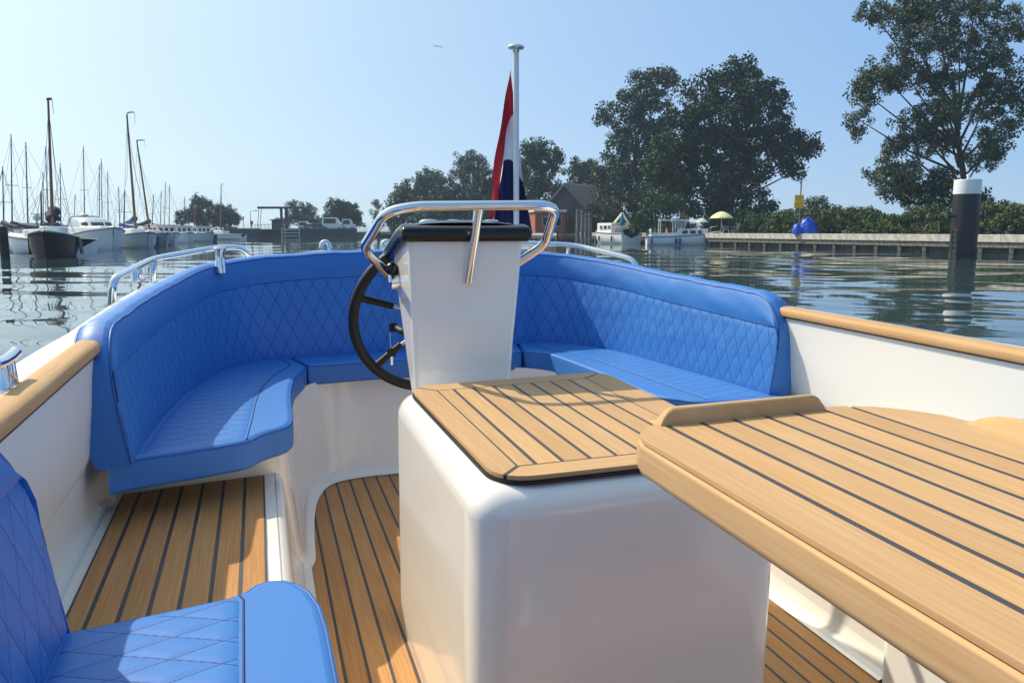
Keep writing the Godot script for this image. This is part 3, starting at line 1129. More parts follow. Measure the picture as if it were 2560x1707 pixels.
func backrest(called: String, label: String, key: PackedVector2Array, tops: Array, foot: float, bend: float, thick := 0.078) -> void:
	var s := thing(called, label, "backrest cushion", "blue boat cushions", BOAT)
	# walk the line in even steps, with the height of the top edge along it
	var fine := PackedVector2Array()
	var high := PackedFloat32Array()
	var along := PackedFloat32Array()
	var step := 0.0062
	var n := (key.size() - 1) * 160
	var gone := 0.0
	var last := spline(key, 0.0)
	var total := 0.0
	for k in n + 1:
		var t := (key.size() - 1.0) * k / n
		var p := spline(key, t)
		total += p.distance_to(last)
		if k == 0 or total - gone >= step or k == n:
			fine.append(p)
			along.append(total)
			gone = total
			var i := mini(int(t), key.size() - 2)
			high.append(lerpf(tops[i], tops[i + 1], smoothstep(0, 1, t - i) * 0.35 + (t - i) * 0.65))
		last = p
	var m := fine.size()
	for k in 12:
		var soft := high.duplicate()
		for i in range(1, m - 1):
			var a := maxi(i - 9, 0)
			var b := mini(i + 9, m - 1)
			soft[i] = (high[a] + high[i] + high[b]) / 3.0
		high = soft
	var normal := PackedVector2Array()
	for i in m:
		var t := (fine[mini(i + 3, m - 1)] - fine[maxi(i - 3, 0)]).normalized()
		normal.append(Vector2(t.y, -t.x))
	var wide := 0.056
	var tall := 0.112
	var front := []
	var fuv := PackedVector2Array()
	var shell := []
	var pipe := []
	var pipe_back := []
	var seam := []
	var qn := 34
	var ends := [[], []]
	var grid := []
	for k in qn + 1:
		var row := PackedVector3Array()
		row.resize(m)
		grid.append(row)
	var uvs := PackedVector2Array()
	uvs.resize(m * (qn + 1))
	var rows_shell := []
	for k in 19:
		var row := PackedVector3Array()
		row.resize(m)
		rows_shell.append(row)
	var slack := FastNoiseLite.new()
	slack.seed = 8 + m
	slack.frequency = 5.0
	slack.fractal_octaves = 3
	for i in m:
		var e := minf(along[i], total - along[i])
		var top := high[i] + 0.0035 * slack.get_noise_1d(along[i] * 1.6)
		if e < bend:
			top -= bend * (1.0 - sqrt(maxf(0.0, 1.0 - pow(1.0 - e / bend, 2.0)))) * 1.05
		var sy := minf(high[i] - 0.098, top - 0.004)
		sy = maxf(sy, foot + 0.02)
		var lift := func(off: float, y: float) -> Vector3:
			var q := fine[i] + normal[i] * off
			return Vector3(q.x, y, q.y)
		var lean := func(y: float) -> float:
			return 0.045 * (y - foot) / 0.32
		var tuck := clampf(e / 0.012, 0, 1)
		for k in qn + 1:
			var f := float(k) / qn
			var y := lerpf(foot, sy, f)
			var a := along[i] / wide + (y - foot) / tall
			var b := along[i] / wide - (y - foot) / tall
			var bump := pillow(a, b) * 0.0026 * minf(tuck, minf(1.0, minf(f, 1 - f) * 14.0)) + (0.003 + 0.003 * slack.get_noise_2d(along[i] + 7.0, f * 0.3)) * sin(PI * f)
			grid[k][i] = lift.call(lean.call(y) - bump, y)
			uvs[k * m + i] = Vector2(a, b)
		var sec := []
		for k in 6:
			var f := k / 5.0
			var y := lerpf(sy, top - 0.014, f)
			sec.append([lean.call(y) - (0.007 + 0.004 * slack.get_noise_2d(along[i], f * 0.25)) * sin(PI * (0.12 + 0.88 * f)) * tuck, y])
		var l: float = lean.call(top)
		sec.append_array([[l + 0.001, top - 0.010], [l + 0.006, top - 0.004], [l + 0.016, top - 0.0005], [l + 0.016, top - 0.0005], [l + thick * 0.45, top + 0.002], [l + thick * 0.72, top - 0.003], [l + thick * 0.90, top - 0.014], [l + thick, top - 0.034], [l + thick, lerpf(foot, top, 0.5)], [thick, foot], [thick * 0.9, foot - 0.01], [thick * 0.2, foot - 0.01], [0.0, foot]])
		for k in 19:
			rows_shell[k][i] = lift.call(sec[k][0], sec[k][1])
		pipe.append(lift.call(l + 0.002, top - 0.009))
		pipe_back.append(lift.call(l + thick * 0.93, top - 0.018))
		seam.append(lift.call(lean.call(sy) - 0.0005, sy))
		if i == 0 or i == m - 1:
			var ring := []
			for k in qn + 1:
				ring.append(grid[k][i])
			for k in 19:
				ring.append(rows_shell[k][i])
			ends[0 if i == 0 else 1] = ring
	part("quilted_front", sheet(grid, false, uvs), M.quilt, s)
	part("cover", sheet(rows_shell), M.vinyl, s)
	for ring in ends:
		var mid := Vector3.ZERO
		for p in ring:
			mid += p
		mid /= ring.size()
		var inner := PackedVector3Array()
		var outer := PackedVector3Array()
		for p in ring:
			outer.append(p)
			inner.append(mid)
		part("end_panel", sheet([outer, inner]), M.vinyl, s)
	var down0 := []
	var down1 := []
	for k in 9:
		var y0 := lerpf(foot, pipe[0].y, k / 9.0)
		down0.append(grid[0][0].lerp(pipe[0], k / 9.0))
		down1.append(grid[0][m - 1].lerp(pipe[-1], k / 9.0))
	down1.reverse()
	part("piping", tube(down0 + pipe.filter(func(p): return true) + down1, 0.0038, 6), M.piping, s)
	part("piping", tube(pipe_back, 0.0036, 6), M.piping, s)
	part("seam", tube(seam, 0.0020, 5), M.thread, s)


func build_cushions() -> void:
	backrest("backrest_cushion", "long curved blue backrest with diamond quilting round the stern", BACK, BACK_TOP, 0.435, 0.15)
	var near := PackedVector2Array([Vector2(-0.262, -1.128), Vector2(-0.262, -0.9), Vector2(-0.262, -0.6), Vector2(-0.262, -0.3), Vector2(-0.262, 0.3)])
	near.reverse()
	backrest("backrest_cushion", "straight blue quilted backrest behind the seat on the planked step", near, [0.76, 0.76, 0.76, 0.76, 0.76], 0.435, 0.19)
	backrest("backrest_cushion", "straight blue quilted backrest against the bright white side behind the table", PackedVector2Array([Vector2(1.485, -1.236), Vector2(1.485, -0.9), Vector2(1.485, -0.6), Vector2(1.485, -0.3), Vector2(1.485, 0.3)]), [0.72, 0.72, 0.72, 0.72, 0.72], 0.435, 0.10)
	# seats: plan outlines of the covers and of the quilted fields
	var outer_l := PackedVector2Array()
	var outer_r := PackedVector2Array()
	var outer_s := PackedVector2Array()
	var back := sideways(curve(BACK, 0.05), 0.05)
	for p in back:
		if p.x < 0.07:
			outer_l.append(p)
		elif p.x < 1.03:
			outer_s.append(p)
		else:
			outer_r.append(p)
	var front_l := curve(PackedVector2Array([Vector2(0.150, -2.955), Vector2(0.128, -2.86), Vector2(0.100, -2.74), Vector2(0.082, -2.56), Vector2(0.075, -2.36), Vector2(0.073, -2.22), Vector2(0.064, -2.15), Vector2(0.043, -2.112), Vector2(0.008, -2.082), Vector2(-0.018, -2.05), Vector2(-0.042, -2.012), Vector2(-0.10, -1.985), Vector2(-0.19, -1.955), Vector2(-0.30, -1.920)]), 0.018)
	var left := outer_l.duplicate()
	left.append(Vector2(0.085, -3.20))
	left.append(Vector2(0.145, -2.985))
	left.append_array(front_l)
	var quilt_l := PackedVector2Array()
	for p in sideways(curve(BACK, 0.05), -0.006):
		if p.x < 0.06:
			quilt_l.append(p)
	var join_l := curve(PackedVector2Array([Vector2(0.075, -3.09), Vector2(0.092, -2.98), Vector2(0.045, -2.84), Vector2(0.0, -2.65), Vector2(-0.022, -2.44), Vector2(-0.034, -2.2), Vector2(-0.045, -2.020)]), 0.03)
	quilt_l.append_array(join_l)
	quilt_l.append_array(PackedVector2Array([Vector2(-0.10, -1.998), Vector2(-0.19, -1.968), Vector2(-0.28, -1.938)]))
	seat("seat_cushion", "blue quilted side seat with a bulging front corner above the planked step", left, quilt_l, 0.364, 0.44, 0.05, join_l)
	var stern := PackedVector2Array([Vector2(0.093, -3.205)])
	stern.append_array(outer_s)
	stern.append(Vector2(1.055, -3.32))
	stern.append(Vector2(1.01, -3.085))
	stern.append_array(curve(PackedVector2Array([Vector2(1.00, -3.06), Vector2(0.88, -3.035), Vector2(0.56, -3.015), Vector2(0.34, -2.995), Vector2(0.20, -2.975), Vector2(0.155, -2.97)]), 0.05))
	seat("seat_cushion", "plain narrow blue seat across the stern behind the helm console", stern, PackedVector2Array(), 0.364, 0.44)
	var front_r := PackedVector2Array([Vector2(1.545, -2.045), Vector2(1.40, -2.052), Vector2(1.27, -2.068), Vector2(1.225, -2.09), Vector2(1.20, -2.122), Vector2(1.165, -2.16), Vector2(1.142, -2.22), Vector2(1.138, -2.36), Vector2(1.132, -2.52), Vector2(1.118, -2.70), Vector2(1.098, -2.90), Vector2(1.078, -3.0), Vector2(1.040, -3.045), Vector2(1.018, -3.07)])
	var right := PackedVector2Array([Vector2(1.018, -3.09), Vector2(1.063, -3.31)])
	right.append_array(outer_r)
	right.append_array(curve(front_r, 0.018))
	var quilt_r := PackedVector2Array()
	for p in sideways(curve(BACK, 0.05), -0.006):
		if p.x > 1.10:
			quilt_r.append(p)
	quilt_r.append_array(PackedVector2Array([Vector2(1.478, -2.068), Vector2(1.37, -2.070)]))
	var join_r := curve(PackedVector2Array([Vector2(1.272, -2.085), Vector2(1.255, -2.25), Vector2(1.236, -2.46), Vector2(1.212, -2.73), Vector2(1.178, -2.93), Vector2(1.13, -3.05), Vector2(1.09, -3.14)]), 0.03)
	quilt_r.append_array(join_r)
	seat("seat_cushion", "blue quilted side seat with a swelling front below the brightly lit backrest", right, quilt_r, 0.364, 0.44, -0.08, join_r)
	var near_edge := PackedVector2Array([Vector2(-0.335, -1.118), Vector2(-0.26, -1.130), Vector2(-0.139, -1.153), Vector2(-0.062, -1.170), Vector2(-0.040, -1.183), Vector2(-0.026, -1.202), Vector2(-0.008, -1.213), Vector2(0.018, -1.208), Vector2(0.038, -1.190), Vector2(0.055, -1.158), Vector2(0.066, -1.11), Vector2(0.071, -1.04), Vector2(0.073, -0.9), Vector2(0.073, 0.3), Vector2(-0.335, 0.3)])
	var near_quilt := PackedVector2Array([Vector2(-0.265, 0.28), Vector2(-0.265, -1.118), Vector2(-0.139, -1.143), Vector2(-0.047, -1.163), Vector2(-0.040, -1.15), Vector2(-0.036, -0.9), Vector2(-0.036, 0.28)])
	seat("seat_cushion", "blue quilted seat with a broad plain front roll on the planked step", near_edge, near_quilt, 0.345, 0.44, 0.0, PackedVector2Array([Vector2(-0.046, -1.166), Vector2(-0.040, -1.15), Vector2(-0.036, -0.9), Vector2(-0.036, 0.28)]))
	var mirrored := PackedVector2Array()
	for p in near_edge:
		mirrored.append(Vector2(1.212 - p.x + 0.02, p.y - 0.11))
	seat("seat_cushion", "blue seat under the teak table against the white boat side", mirrored, PackedVector2Array(), 0.345, 0.44)


func build_flag() -> void:
	var p := thing("flag_pole", "white flagstaff with a round chrome cap standing at the stern", "flagpole", "", BOAT)
	var foot := Vector3(1.155, 0.78, -3.62)
	var head := Vector3(1.146, 1.728, -3.62)
	part("staff", tube([foot, foot.lerp(head, 0.5), head], 0.0135, 14), M.white_paint, p)
	part("cap", moved(lathe([[0.0, 0.012], [0.022, 0.011], [0.036, 0.005], [0.038, -0.002], [0.034, -0.008], [0.016, -0.010], [0.014, -0.03]], 24), place(head)), M.chrome, p)
	part("socket", rod(foot, foot + Vector3(0, 0.10, 0), 0.02, 16), M.chrome, p)
	# the flag hangs slack from the staff in soft folds
	var f := thing("flag", "red, white and blue striped flag hanging slack from the stern flagstaff", "flag", "", BOAT)
	# its four thread lines (upper edge, two joins, lower edge), from the hoist to the fly
	var lines := [
		[[1.130, 1.644], [1.106, 1.512], [1.073, 1.300], [1.047, 1.102], [1.025, 0.961], [1.009, 0.884]],
		[[1.162, 1.423], [1.135, 1.426], [1.107, 1.283], [1.078, 1.103], [1.051, 0.961], [1.036, 0.866]],
		[[1.192, 1.130], [1.150, 1.223], [1.100, 1.222], [1.074, 1.103], [1.061, 0.961], [1.052, 0.857]],
		[[1.247, 0.893], [1.196, 0.850], [1.133, 0.843], [1.098, 0.847], [1.075, 0.844], [1.063, 0.836]]]
	var curves := []
	for l in lines:
		var c := PackedVector2Array()
		for q in l:
			c.append(Vector2(q[0], q[1]))
		curves.append(c)
	for s in 3:
		var grid := []
		for i in 31:
			var u := i / 30.0
			var row := PackedVector3Array()
			for j in 13:
				var v := j / 12.0
				var k := spline(curves[s], u * 5.0).lerp(spline(curves[s + 1], u * 5.0), v)
				var w := s + v
				var fold := 0.026 * sin(u * 10.0 + w * 1.3) * (0.25 + u) + 0.010 * sin(u * 23.0 - w * 2.0)
				row.append(Vector3(k.x, k.y, -3.655 + fold))
			grid.append(row)
		part(["red_stripe", "white_stripe", "blue_stripe"][s], sheet(grid), [M.flag_red, M.flag_white, M.flag_blue][s], f)


# ---------------------------------------------------------------- boats
# bow towards -z, waterline at y = 0. Returns hull, deck and strake meshes
func hull(l: float, b: float, h: float, bow_h: float, stern_w: float, full := 2.2, n := 18) -> Array:
	var rows := [[], [], [], [], [], []]
	var deck := []
	var edge := []
	for i in n + 1:
		var t := float(i) / n
		var w := b / 2
		if t < 0.5:
			w *= stern_w + (1 - stern_w) * sin(PI / 2 * t / 0.5)
		else:
			w *= pow(maxf(0.0, 1.0 - pow((t - 0.5) / 0.5, full)), 0.75)
		w = maxf(w, 0.03)
		var y := h + (bow_h - h) * pow(t, 2.2)
		var z := l / 2 - l * t
		var rake := 0.10 * l * smoothstep(0.6, 1.0, t)
		deck.append(PackedVector3Array([Vector3(-w, y - 0.03, z), Vector3(0, y + 0.03, z), Vector3(w, y - 0.03, z)]))
		edge.append([w, y, z])
		var sec := []
		for q in [[1.0, 1.0], [0.985, 0.62], [0.93, 0.28], [0.80, 0.02], [0.55, -0.25], [0.0, -0.45]]:
			sec.append(Vector3(w * q[0], y * q[1] if q[1] > 0 else q[1], z + rake * (1 - q[1]) * 0.6))
		var all := PackedVector3Array()
		for k in 6:
			all.append(Vector3(-sec[k].x, sec[k].y, sec[k].z))
		for k in range(4, -1, -1):
			all.append(sec[k])
		rows[0].append(all)
	var stern := PackedVector3Array()
	var c := PackedVector3Array()
	for p in rows[0][0]:
		stern.append(p)
		c.append(Vector3(0, h * 0.5, l / 2))
	var left := []
	var right := []
	for e in edge:
		left.append(Vector3(-e[0] - 0.015, e[1] - 0.08, e[2]))
		right.append(Vector3(e[0] + 0.015, e[1] - 0.08, e[2]))
	right.reverse()
	return [joined([sheet(rows[0]), sheet([stern, c])]), sheet(deck), tube(left + right, 0.045, 6)]


func yacht(px: float, depth: float, top: float, lean_px: float, turn: float, m_hull: Material, m_mast: Material, label: String, l := 8.0, extras := true, gaff := false, free := 1.0) -> Node3D:
	var at := ashore(px, depth)
	var y := thing("sailing_boat", label, "sailing boat", "sailing boats in the marina", place(at, turn))
	var k := l / 8.0
	var hm := hull(l, l * 0.32, 0.9 * k * free, 1.25 * k * free, 0.72)
	part("hull", hm[0], m_hull, y)
	part("deck", hm[1], M.cream_paint, y)
	part("strake", hm[2], M.dark_spar if gaff else M.blue_paint, y)
	part("cabin", prism(softened(PackedVector2Array([Vector2(-l * 0.1, l * 0.1), Vector2(l * 0.1, l * 0.1), Vector2(l * 0.07, -l * 0.2), Vector2(-l * 0.07, -l * 0.2)]), 0.3), 0.9 * k * free, 1.45 * k * free, 0.08), M.white_paint, y)
	# mast: its head where the photo shows it
	var head := spot(px + lean_px, top, depth)
	var local := y.transform.affine_inverse() * head
	var step := Vector3(0, 0.9 * k, -l * 0.05)
	var mr := 0.11 if gaff else 0.07
	var mast := part("mast", tube([step, step.lerp(local, 0.5), local], mr * k, 8, mr * 0.55 * k), m_mast, y)
	var up := local - step
	var bow := Vector3(0, 1.2 * k, -l * 0.48)
	part("forestay", rod(step + up * (0.78 if gaff else 0.97), bow, 0.012, 4), M.wire, y)
	part("backstay", rod(step + up * 0.97, Vector3(0, 0.95 * k, l * 0.48), 0.012, 4), M.wire, y)
	for s in [-1.0, 1.0]:
		part("shroud", tube([step + up * 0.95, step + up * 0.52 + Vector3(s * l * (0.035 if gaff else 0.075), 0, 0), Vector3(s * l * 0.15, 1.0 * k, 0.1)], 0.011, 4), M.wire, y)
	if not gaff:
		part("spreader", rod(step + up * 0.52 - Vector3(l * 0.075, 0, 0), step + up * 0.52 + Vector3(l * 0.075, 0, 0), 0.022, 5), m_mast, mast)
	if extras:
		var boom_y := step.y + 0.9 * k
		part("boom", rod(Vector3(0, boom_y, step.z), Vector3(0, boom_y + 0.1, l * 0.38), 0.055 * k, 6), m_mast, y)
		var cover := []
		for i in 9:
			var t := i / 8.0
			cover.append(Vector3(0, boom_y + 0.16 + 0.30 * (1 - t) * (1 - t), lerpf(step.z + 0.1, l * 0.36, t)))
		part("sail_cover", tube(cover, 0.22 * k, 8, 0.10 * k), M.navy_cloth if dice.randf() < 0.7 else M.blue_cloth, y)
	return y


func pennant(y: Node3D, depth: float, points: Array, m: Material) -> void:
	# long streamer at the masthead, drooping at its end
	var pts := []
	for p in points:
		pts.append(y.transform.affine_inverse() * spot(p[0], p[1], depth))
	var a := PackedVector3Array()
	var b := PackedVector3Array()
	for i in pts.size():
		var w := lerpf(0.16, 0.05, float(i) / pts.size())
		a.append(pts[i] + Vector3(0, w / 2, 0.02 * sin(i * 2.0)))
		b.append(pts[i] - Vector3(0.03, w / 2, 0))
	part("pennant", sheet([a, b]), m, y)


func window_on(parent: Node3D, a: Vector3, b: Vector3, up: Vector3, m: Material, out: Vector3) -> void:
	# a glazed pane with a frame, its lower edge from a to b, rising along up
	var n := out.normalized() * 0.02
	var f := part("window", slab([a, b, b + up, a + up], n), M.white_paint, parent)
	var e := (b - a).normalized() * 0.05
	var u := up.normalized() * 0.05
	part("glass", slab([a + e + u + n * 0.6, b - e + u + n * 0.6, b - e + up - u + n * 0.6, a + e + up - u + n * 0.6], n), m, f)


func slab(q: Array, n: Vector3) -> ArrayMesh:
	# a four-cornered plate, thickness n
	var v := PackedVector3Array()
	var idx := PackedInt32Array()
	var faces := [[q[0], q[1], q[2], q[3]], [q[0] + n, q[1] + n, q[2] + n, q[3] + n]]
	for i in 4:
		var j := (i + 1) % 4
		faces.append([q[i], q[j], q[j] + n, q[i] + n])
	for f in faces:
		var s := v.size()
		for p in f:
			v.append(p)
		idx.append_array(PackedInt32Array([s, s + 1, s + 2, s, s + 2, s + 3]))
	return made(v, smooth(v, idx), idx)


func fender(parent: Node3D, at: Vector3, m: Material, r := 0.11) -> void:
	part("fender", moved(lathe([[0.0, 0.34], [r * 0.4, 0.33], [r, 0.22], [r, -0.22], [r * 0.4, -0.33], [0.0, -0.34]], 10), place(at)), m, parent)
	part("fender_line", rod(at + Vector3(0, 0.33, 0), at + Vector3(0, 0.7, 0), 0.012, 4), M.navy_cloth, parent)


# ---------------------------------------------------------------- the bank with the quay
func build_right_bank() -> void:
	var d := 82.5
	# white cabin cruiser lying along the quay, bow towards the trees at the end of the row
	var c := thing("cabin_cruiser", "white cabin cruiser with wheelhouse, tan stick mast and blue fenders at the quay", "motor boat", "motor boats at the quay", place(ashore(1708, d), -1.95))
	var hm := hull(7.4, 2.6, 0.92, 1.42, 0.86)
	part("hull", hm[0], M.white_paint, c)
	part("deck", hm[1], M.cream_paint, c)
	part("strake", hm[2], M.blue_paint, c)
	var fore := part("fore_cabin", prism(softened(PackedVector2Array([Vector2(-0.98, 0.5), Vector2(0.98, 0.5), Vector2(0.80, -1.5), Vector2(0.3, -2.4), Vector2(-0.3, -2.4), Vector2(-0.80, -1.5)]), 0.15), 0.95, 1.66, 0.06), M.white_paint, c)
	for z in [[0.35, -0.35], [-0.5, -1.15], [-1.3, -1.75]]:
		for s in [-1.0, 1.0]:
			var x0: float = s * lerpf(0.99, 0.82, clampf((0.5 - z[0]) / 2.0, 0, 1))
			var x1: float = s * lerpf(0.99, 0.82, clampf((0.5 - z[1]) / 2.0, 0, 1))
			window_on(fore, Vector3(x0, 1.12, z[0]), Vector3(x1, 1.12, z[1]), Vector3(-s * 0.02, 0.42, 0), M.window_glass, Vector3(s, 0, 0))
	# wheelhouse: posts, panes and a roof, open aft
	var wh := part("wheelhouse_roof", prism(softened(PackedVector2Array([Vector2(-1.0, 2.5), Vector2(1.0, 2.5), Vector2(0.92, -0.35), Vector2(-0.92, -0.35)]), 0.2), 2.46, 2.54, 0.03), M.white_paint, c)
	for s in [-1.0, 1.0]:
		for z in [[2.4, 2.4], [0.95, 0.95], [0.42, -0.25]]:
			part("post", rod(Vector3(s * 1.02, 0.95, z[0]), Vector3(s * 0.92, 2.47, z[1]), 0.045, 6), M.white_paint, wh)
		part("side_pane", slab([Vector3(s * 1.0, 1.66, 0.9), Vector3(s * 1.0, 1.66, 0.42), Vector3(s * 0.92, 2.42, -0.1), Vector3(s * 0.92, 2.42, 0.9)], Vector3(s * 0.012, 0, 0)), M.pane, wh)
		part("coaming", slab([Vector3(s * 1.08, 0.9, 3.3), Vector3(s * 1.06, 0.9, 0.5), Vector3(s * 1.02, 1.28, 0.5), Vector3(s * 1.05, 1.22, 3.3)], Vector3(s * 0.04, 0, 0)), M.white_paint, wh)
	for s in [-0.5, 0.5]:
		part("windscreen", slab([Vector3(s - 0.44, 1.66, 0.42), Vector3(s + 0.44, 1.66, 0.42), Vector3(s + 0.40, 2.44, -0.22), Vector3(s - 0.40, 2.44, -0.22)], Vector3(0, 0, -0.012)), M.pane, wh)
	var aft := part("aft_bulkhead", box(Vector3(-1.0, 0.9, 3.28), Vector3(1.0, 1.62, 3.36), 0.02), M.white_paint, c)
	window_on(aft, Vector3(-0.8, 1.05, 3.36), Vector3(0.8, 1.05, 3.36), Vector3(0, 0.45, 0), M.teal_cloth, Vector3(0, 0, 1))
	part("seat_back", box(Vector3(-0.8, 1.0, 1.6), Vector3(0.8, 1.75, 1.72), 0.04), M.brick_red, c)
	part("stick_mast", rod(Vector3(0, 1.6, -0.9), Vector3(0, 3.35, 0.1), 0.07, 8, 0.035), M.spar_wood, c)
	part("pulpit", tube(bent([Vector3(-0.75, 1.25, -2.5), Vector3(-0.6, 1.85, -2.7), Vector3(0, 1.95, -3.6), Vector3(0.6, 1.85, -2.7), Vector3(0.75, 1.25, -2.5)], 0.3), 0.018, 6), M.chrome, c)
	for z in [3.3, 0.9, 0.5]:
		fender(c, Vector3(-1.42, 0.42, z), M.blue_cloth)
		fender(c, Vector3(1.42, 0.42, z), M.blue_cloth)
	# the second cruiser shows its stern, with a canvas tent and a folded parasol in the cockpit
	var e := thing("cabin_cruiser", "white cruiser with canvas tent, folded teal parasol and towels over its stern", "motor boat", "motor boats at the quay", place(ashore(1535, 95.0), 0.12))
	hm = hull(7.6, 2.9, 1.22, 1.5, 0.94)
	part("hull", hm[0], M.white_paint, e)
	part("deck", hm[1], M.cream_paint, e)
	part("strake", hm[2], M.blue_paint, e)
	var cab := part("cabin", prism(softened(PackedVector2Array([Vector2(-1.2, 1.4), Vector2(1.2, 1.4), Vector2(1.0, -2.3), Vector2(-1.0, -2.3)]), 0.2), 1.25, 2.35, 0.08), M.white_paint, e)
	for z in [[1.2, 0.5], [0.3, -0.5], [-0.8, -1.5]]:
		window_on(cab, Vector3(-1.2 + 0.02 * (1.4 - z[0]), 1.6, z[0]), Vector3(-1.2 + 0.05 * (1.4 - z[1]), 1.6, z[1]), Vector3(0.02, 0.5, 0), M.window_glass, Vector3(-1, 0, 0))
	var tent := part("tent", slab([Vector3(-1.15, 2.3, 1.5), Vector3(-0.1, 3.5, 1.6), Vector3(-0.1, 3.5, 1.66), Vector3(-1.15, 2.3, 1.56)], Vector3(0, 0, 0.5)), M.canvas, e)
	part("tent_side", slab([Vector3(-0.1, 3.5, 1.6), Vector3(0.9, 2.1, 1.6), Vector3(0.9, 2.1, 2.1), Vector3(-0.1, 3.5, 2.1)], Vector3(0.02, 0.02, 0)), M.canvas, tent)
	part("folded_parasol", lathe_at([[0.0, 1.75], [0.04, 1.6], [0.30, 0.55], [0.34, 0.2], [0.05, 0.15], [0.03, -1.1]], Vector3(-0.55, 1.9, 2.6)), M.teal_cloth, e)
	part("towel", box(Vector3(-1.36, 1.2, 2.35), Vector3(-1.32, 1.75, 2.75), 0.01), M.pink_cloth, e)
	part("towel", box(Vector3(-1.36, 1.05, 2.95), Vector3(-1.32, 1.75, 3.55), 0.01), M.teal_cloth, e)
	for x in [[-1.0, -0.3], [0.35, 1.05]]:
		part("stern_locker", box(Vector3(x[0], 1.2, 3.55), Vector3(x[1], 1.66, 3.75), 0.02), M.window_glass, e)
	part("stern_rail", tube(bent([Vector3(-1.3, 1.2, 2.0), Vector3(-1.3, 1.85, 2.1), Vector3(-1.25, 1.85, 3.7), Vector3(1.25, 1.85, 3.7), Vector3(1.3, 1.85, 2.1), Vector3(1.3, 1.2, 2.0)], 0.2), 0.02, 6), M.chrome, e)
	part("ensign_staff", rod(Vector3(0.25, 1.2, 3.7), Vector3(0.35, 2.6, 4.1), 0.02, 5), M.spar_wood, e)
	part("ensign", slab([Vector3(0.33, 2.5, 4.05), Vector3(0.62, 2.3, 4.05), Vector3(0.5, 1.5, 4.0), Vector3(0.3, 1.6, 4.0)], Vector3(0, 0, 0.02)), M.pink_cloth, e)
	for z in [2.0, -0.8]:
		fender(e, Vector3(-1.55, 0.55, z), M.blue_cloth)
	for x in [-0.5, 0.45, 0.7]:
		part("exhaust", moved(lathe([[0.0, 0.02], [0.07, 0.02], [0.07, -0.05]], 10), Transform3D(Basis(Vector3.RIGHT, PI / 2), Vector3(x, 0.95, 3.83))), M.dark_steel, e)
	# cluster of timber mooring posts
	for k in [[1444, 88.0, 524, 0.21, "tall weathered timber mooring post nearest the reeds in the post cluster"], [1456, 87.2, 526, 0.21, "tall weathered timber mooring post second in the post cluster"], [1466, 88.6, 534, 0.19, "shorter weathered timber mooring post third in the post cluster"], [1475, 88.0, 533, 0.19, "shorter timber mooring post beside the tented cruiser"], [1394, 112.0, 575, 0.13, "low dark mooring stake in front of the quay edge"]]:
		mooring_post(k[0], k[1], k[2], k[3], k[4], M.post_wood if k[2] < 560 else M.wet_wood)
	# big steel mooring pile with a white head
	var base := ashore(2407, 44.0)
	var pile := thing("mooring_pile", "thick black steel mooring pile with a white painted head", "mooring pile", "", place(base))
	var r := 0.66
	part("shaft", lathe([[r, -1.5], [r, 3.45], [r, 3.45], [0.0, 3.45]], 32), M.black_paint, pile)
	part("white_head", lathe([[r + 0.012, 3.40], [r + 0.012, 4.12], [r - 0.02, 4.16], [r - 0.02, 4.16], [0.0, 4.18]], 32), M.white_paint, pile)
	part("top_light", lathe([[0.0, 4.46], [0.09, 4.44], [0.11, 4.38], [0.07, 4.32], [0.07, 4.16]], 14), M.plastic_white, pile)
	part("tide_band", lathe([[r + 0.006, -0.4], [r + 0.008, 0.32], [r, 0.34]], 32), M.wet_wood, pile)
	for s in [-1.0, 1.0]:
		var side: Vector3 = Vector3(cos(YAW), 0, -sin(YAW)) * s
		var br := part("bracket", rod(side * r + Vector3(0, 2.25, 0), side * (r + 0.32) + Vector3(0, 2.25, 0), 0.07, 8), M.dark_steel, pile)
		part("bracket_pin", rod(side * (r + 0.28) + Vector3(0, 2.15, 0), side * (r + 0.28) + Vector3(0, 2.62, 0), 0.06, 8), M.dark_steel, br)
	var lad := part("ladder", rod(ashore(2368, 44) - base + Vector3(0, -0.3, 0.3), ashore(2366, 44) - base + Vector3(0, 1.55, 0.3), 0.05, 6), M.dark_steel, pile)
	part("ladder_stile", rod(ashore(2380, 43.6) - base + Vector3(0, -0.3, 0.3), ashore(2378, 43.6) - base + Vector3(0, 1.5, 0.3), 0.05, 6), M.dark_steel, lad)
	for k in 6:
		part("rung", rod(ashore(2367, 44) - base + Vector3(0, 0.1 + 0.28 * k, 0.3), ashore(2379, 43.6) - base + Vector3(0, 0.1 + 0.28 * k, 0.3), 0.025, 5), M.dark_steel, lad)
	# lamp post with the yellow board
	var ld := 68.6
	var lamp := thing("street_lamp", "slim grey lamp post with a flat round head beside the yellow board", "street lamp", "", place(ashore(1998, ld, 1.16)))
	part("pole", rod(Vector3.ZERO, Vector3(0, 4.95, 0), 0.07, 10, 0.05), M.grey_steel, lamp)
	part("lamp_head", moved(lathe([[0.0, 0.14], [0.25, 0.10], [0.42, 0.02], [0.40, -0.04], [0.16, -0.16], [0.06, -0.3]], 20), place(Vector3(0, 5.15, 0))), M.grey_steel, lamp)
	var board := thing("notice_board", "plain yellow two-panel board fixed to the lamp post", "sign", "", place(ashore(1998, ld - 0.1, 3.3), YAW))
	part("panel", box(Vector3(-0.42, 0.02, 0.0), Vector3(0.40, 0.58, 0.04), 0.02), M.yellow_paint, board)
	part("panel", box(Vector3(-0.40, 0.60, 0.01), Vector3(0.36, 1.12, 0.05), 0.02), M.yellow_paint, board)
	# something under a blue tarpaulin
	var tp := thing("covered_heap", "lumpy heap under a bright blue tarpaulin at the foot of the lamp post", "tarpaulin", "", place(ashore(2022, ld - 0.4, 1.18), YAW))
	var n := FastNoiseLite.new()
	n.seed = 3
	n.frequency = 1.1
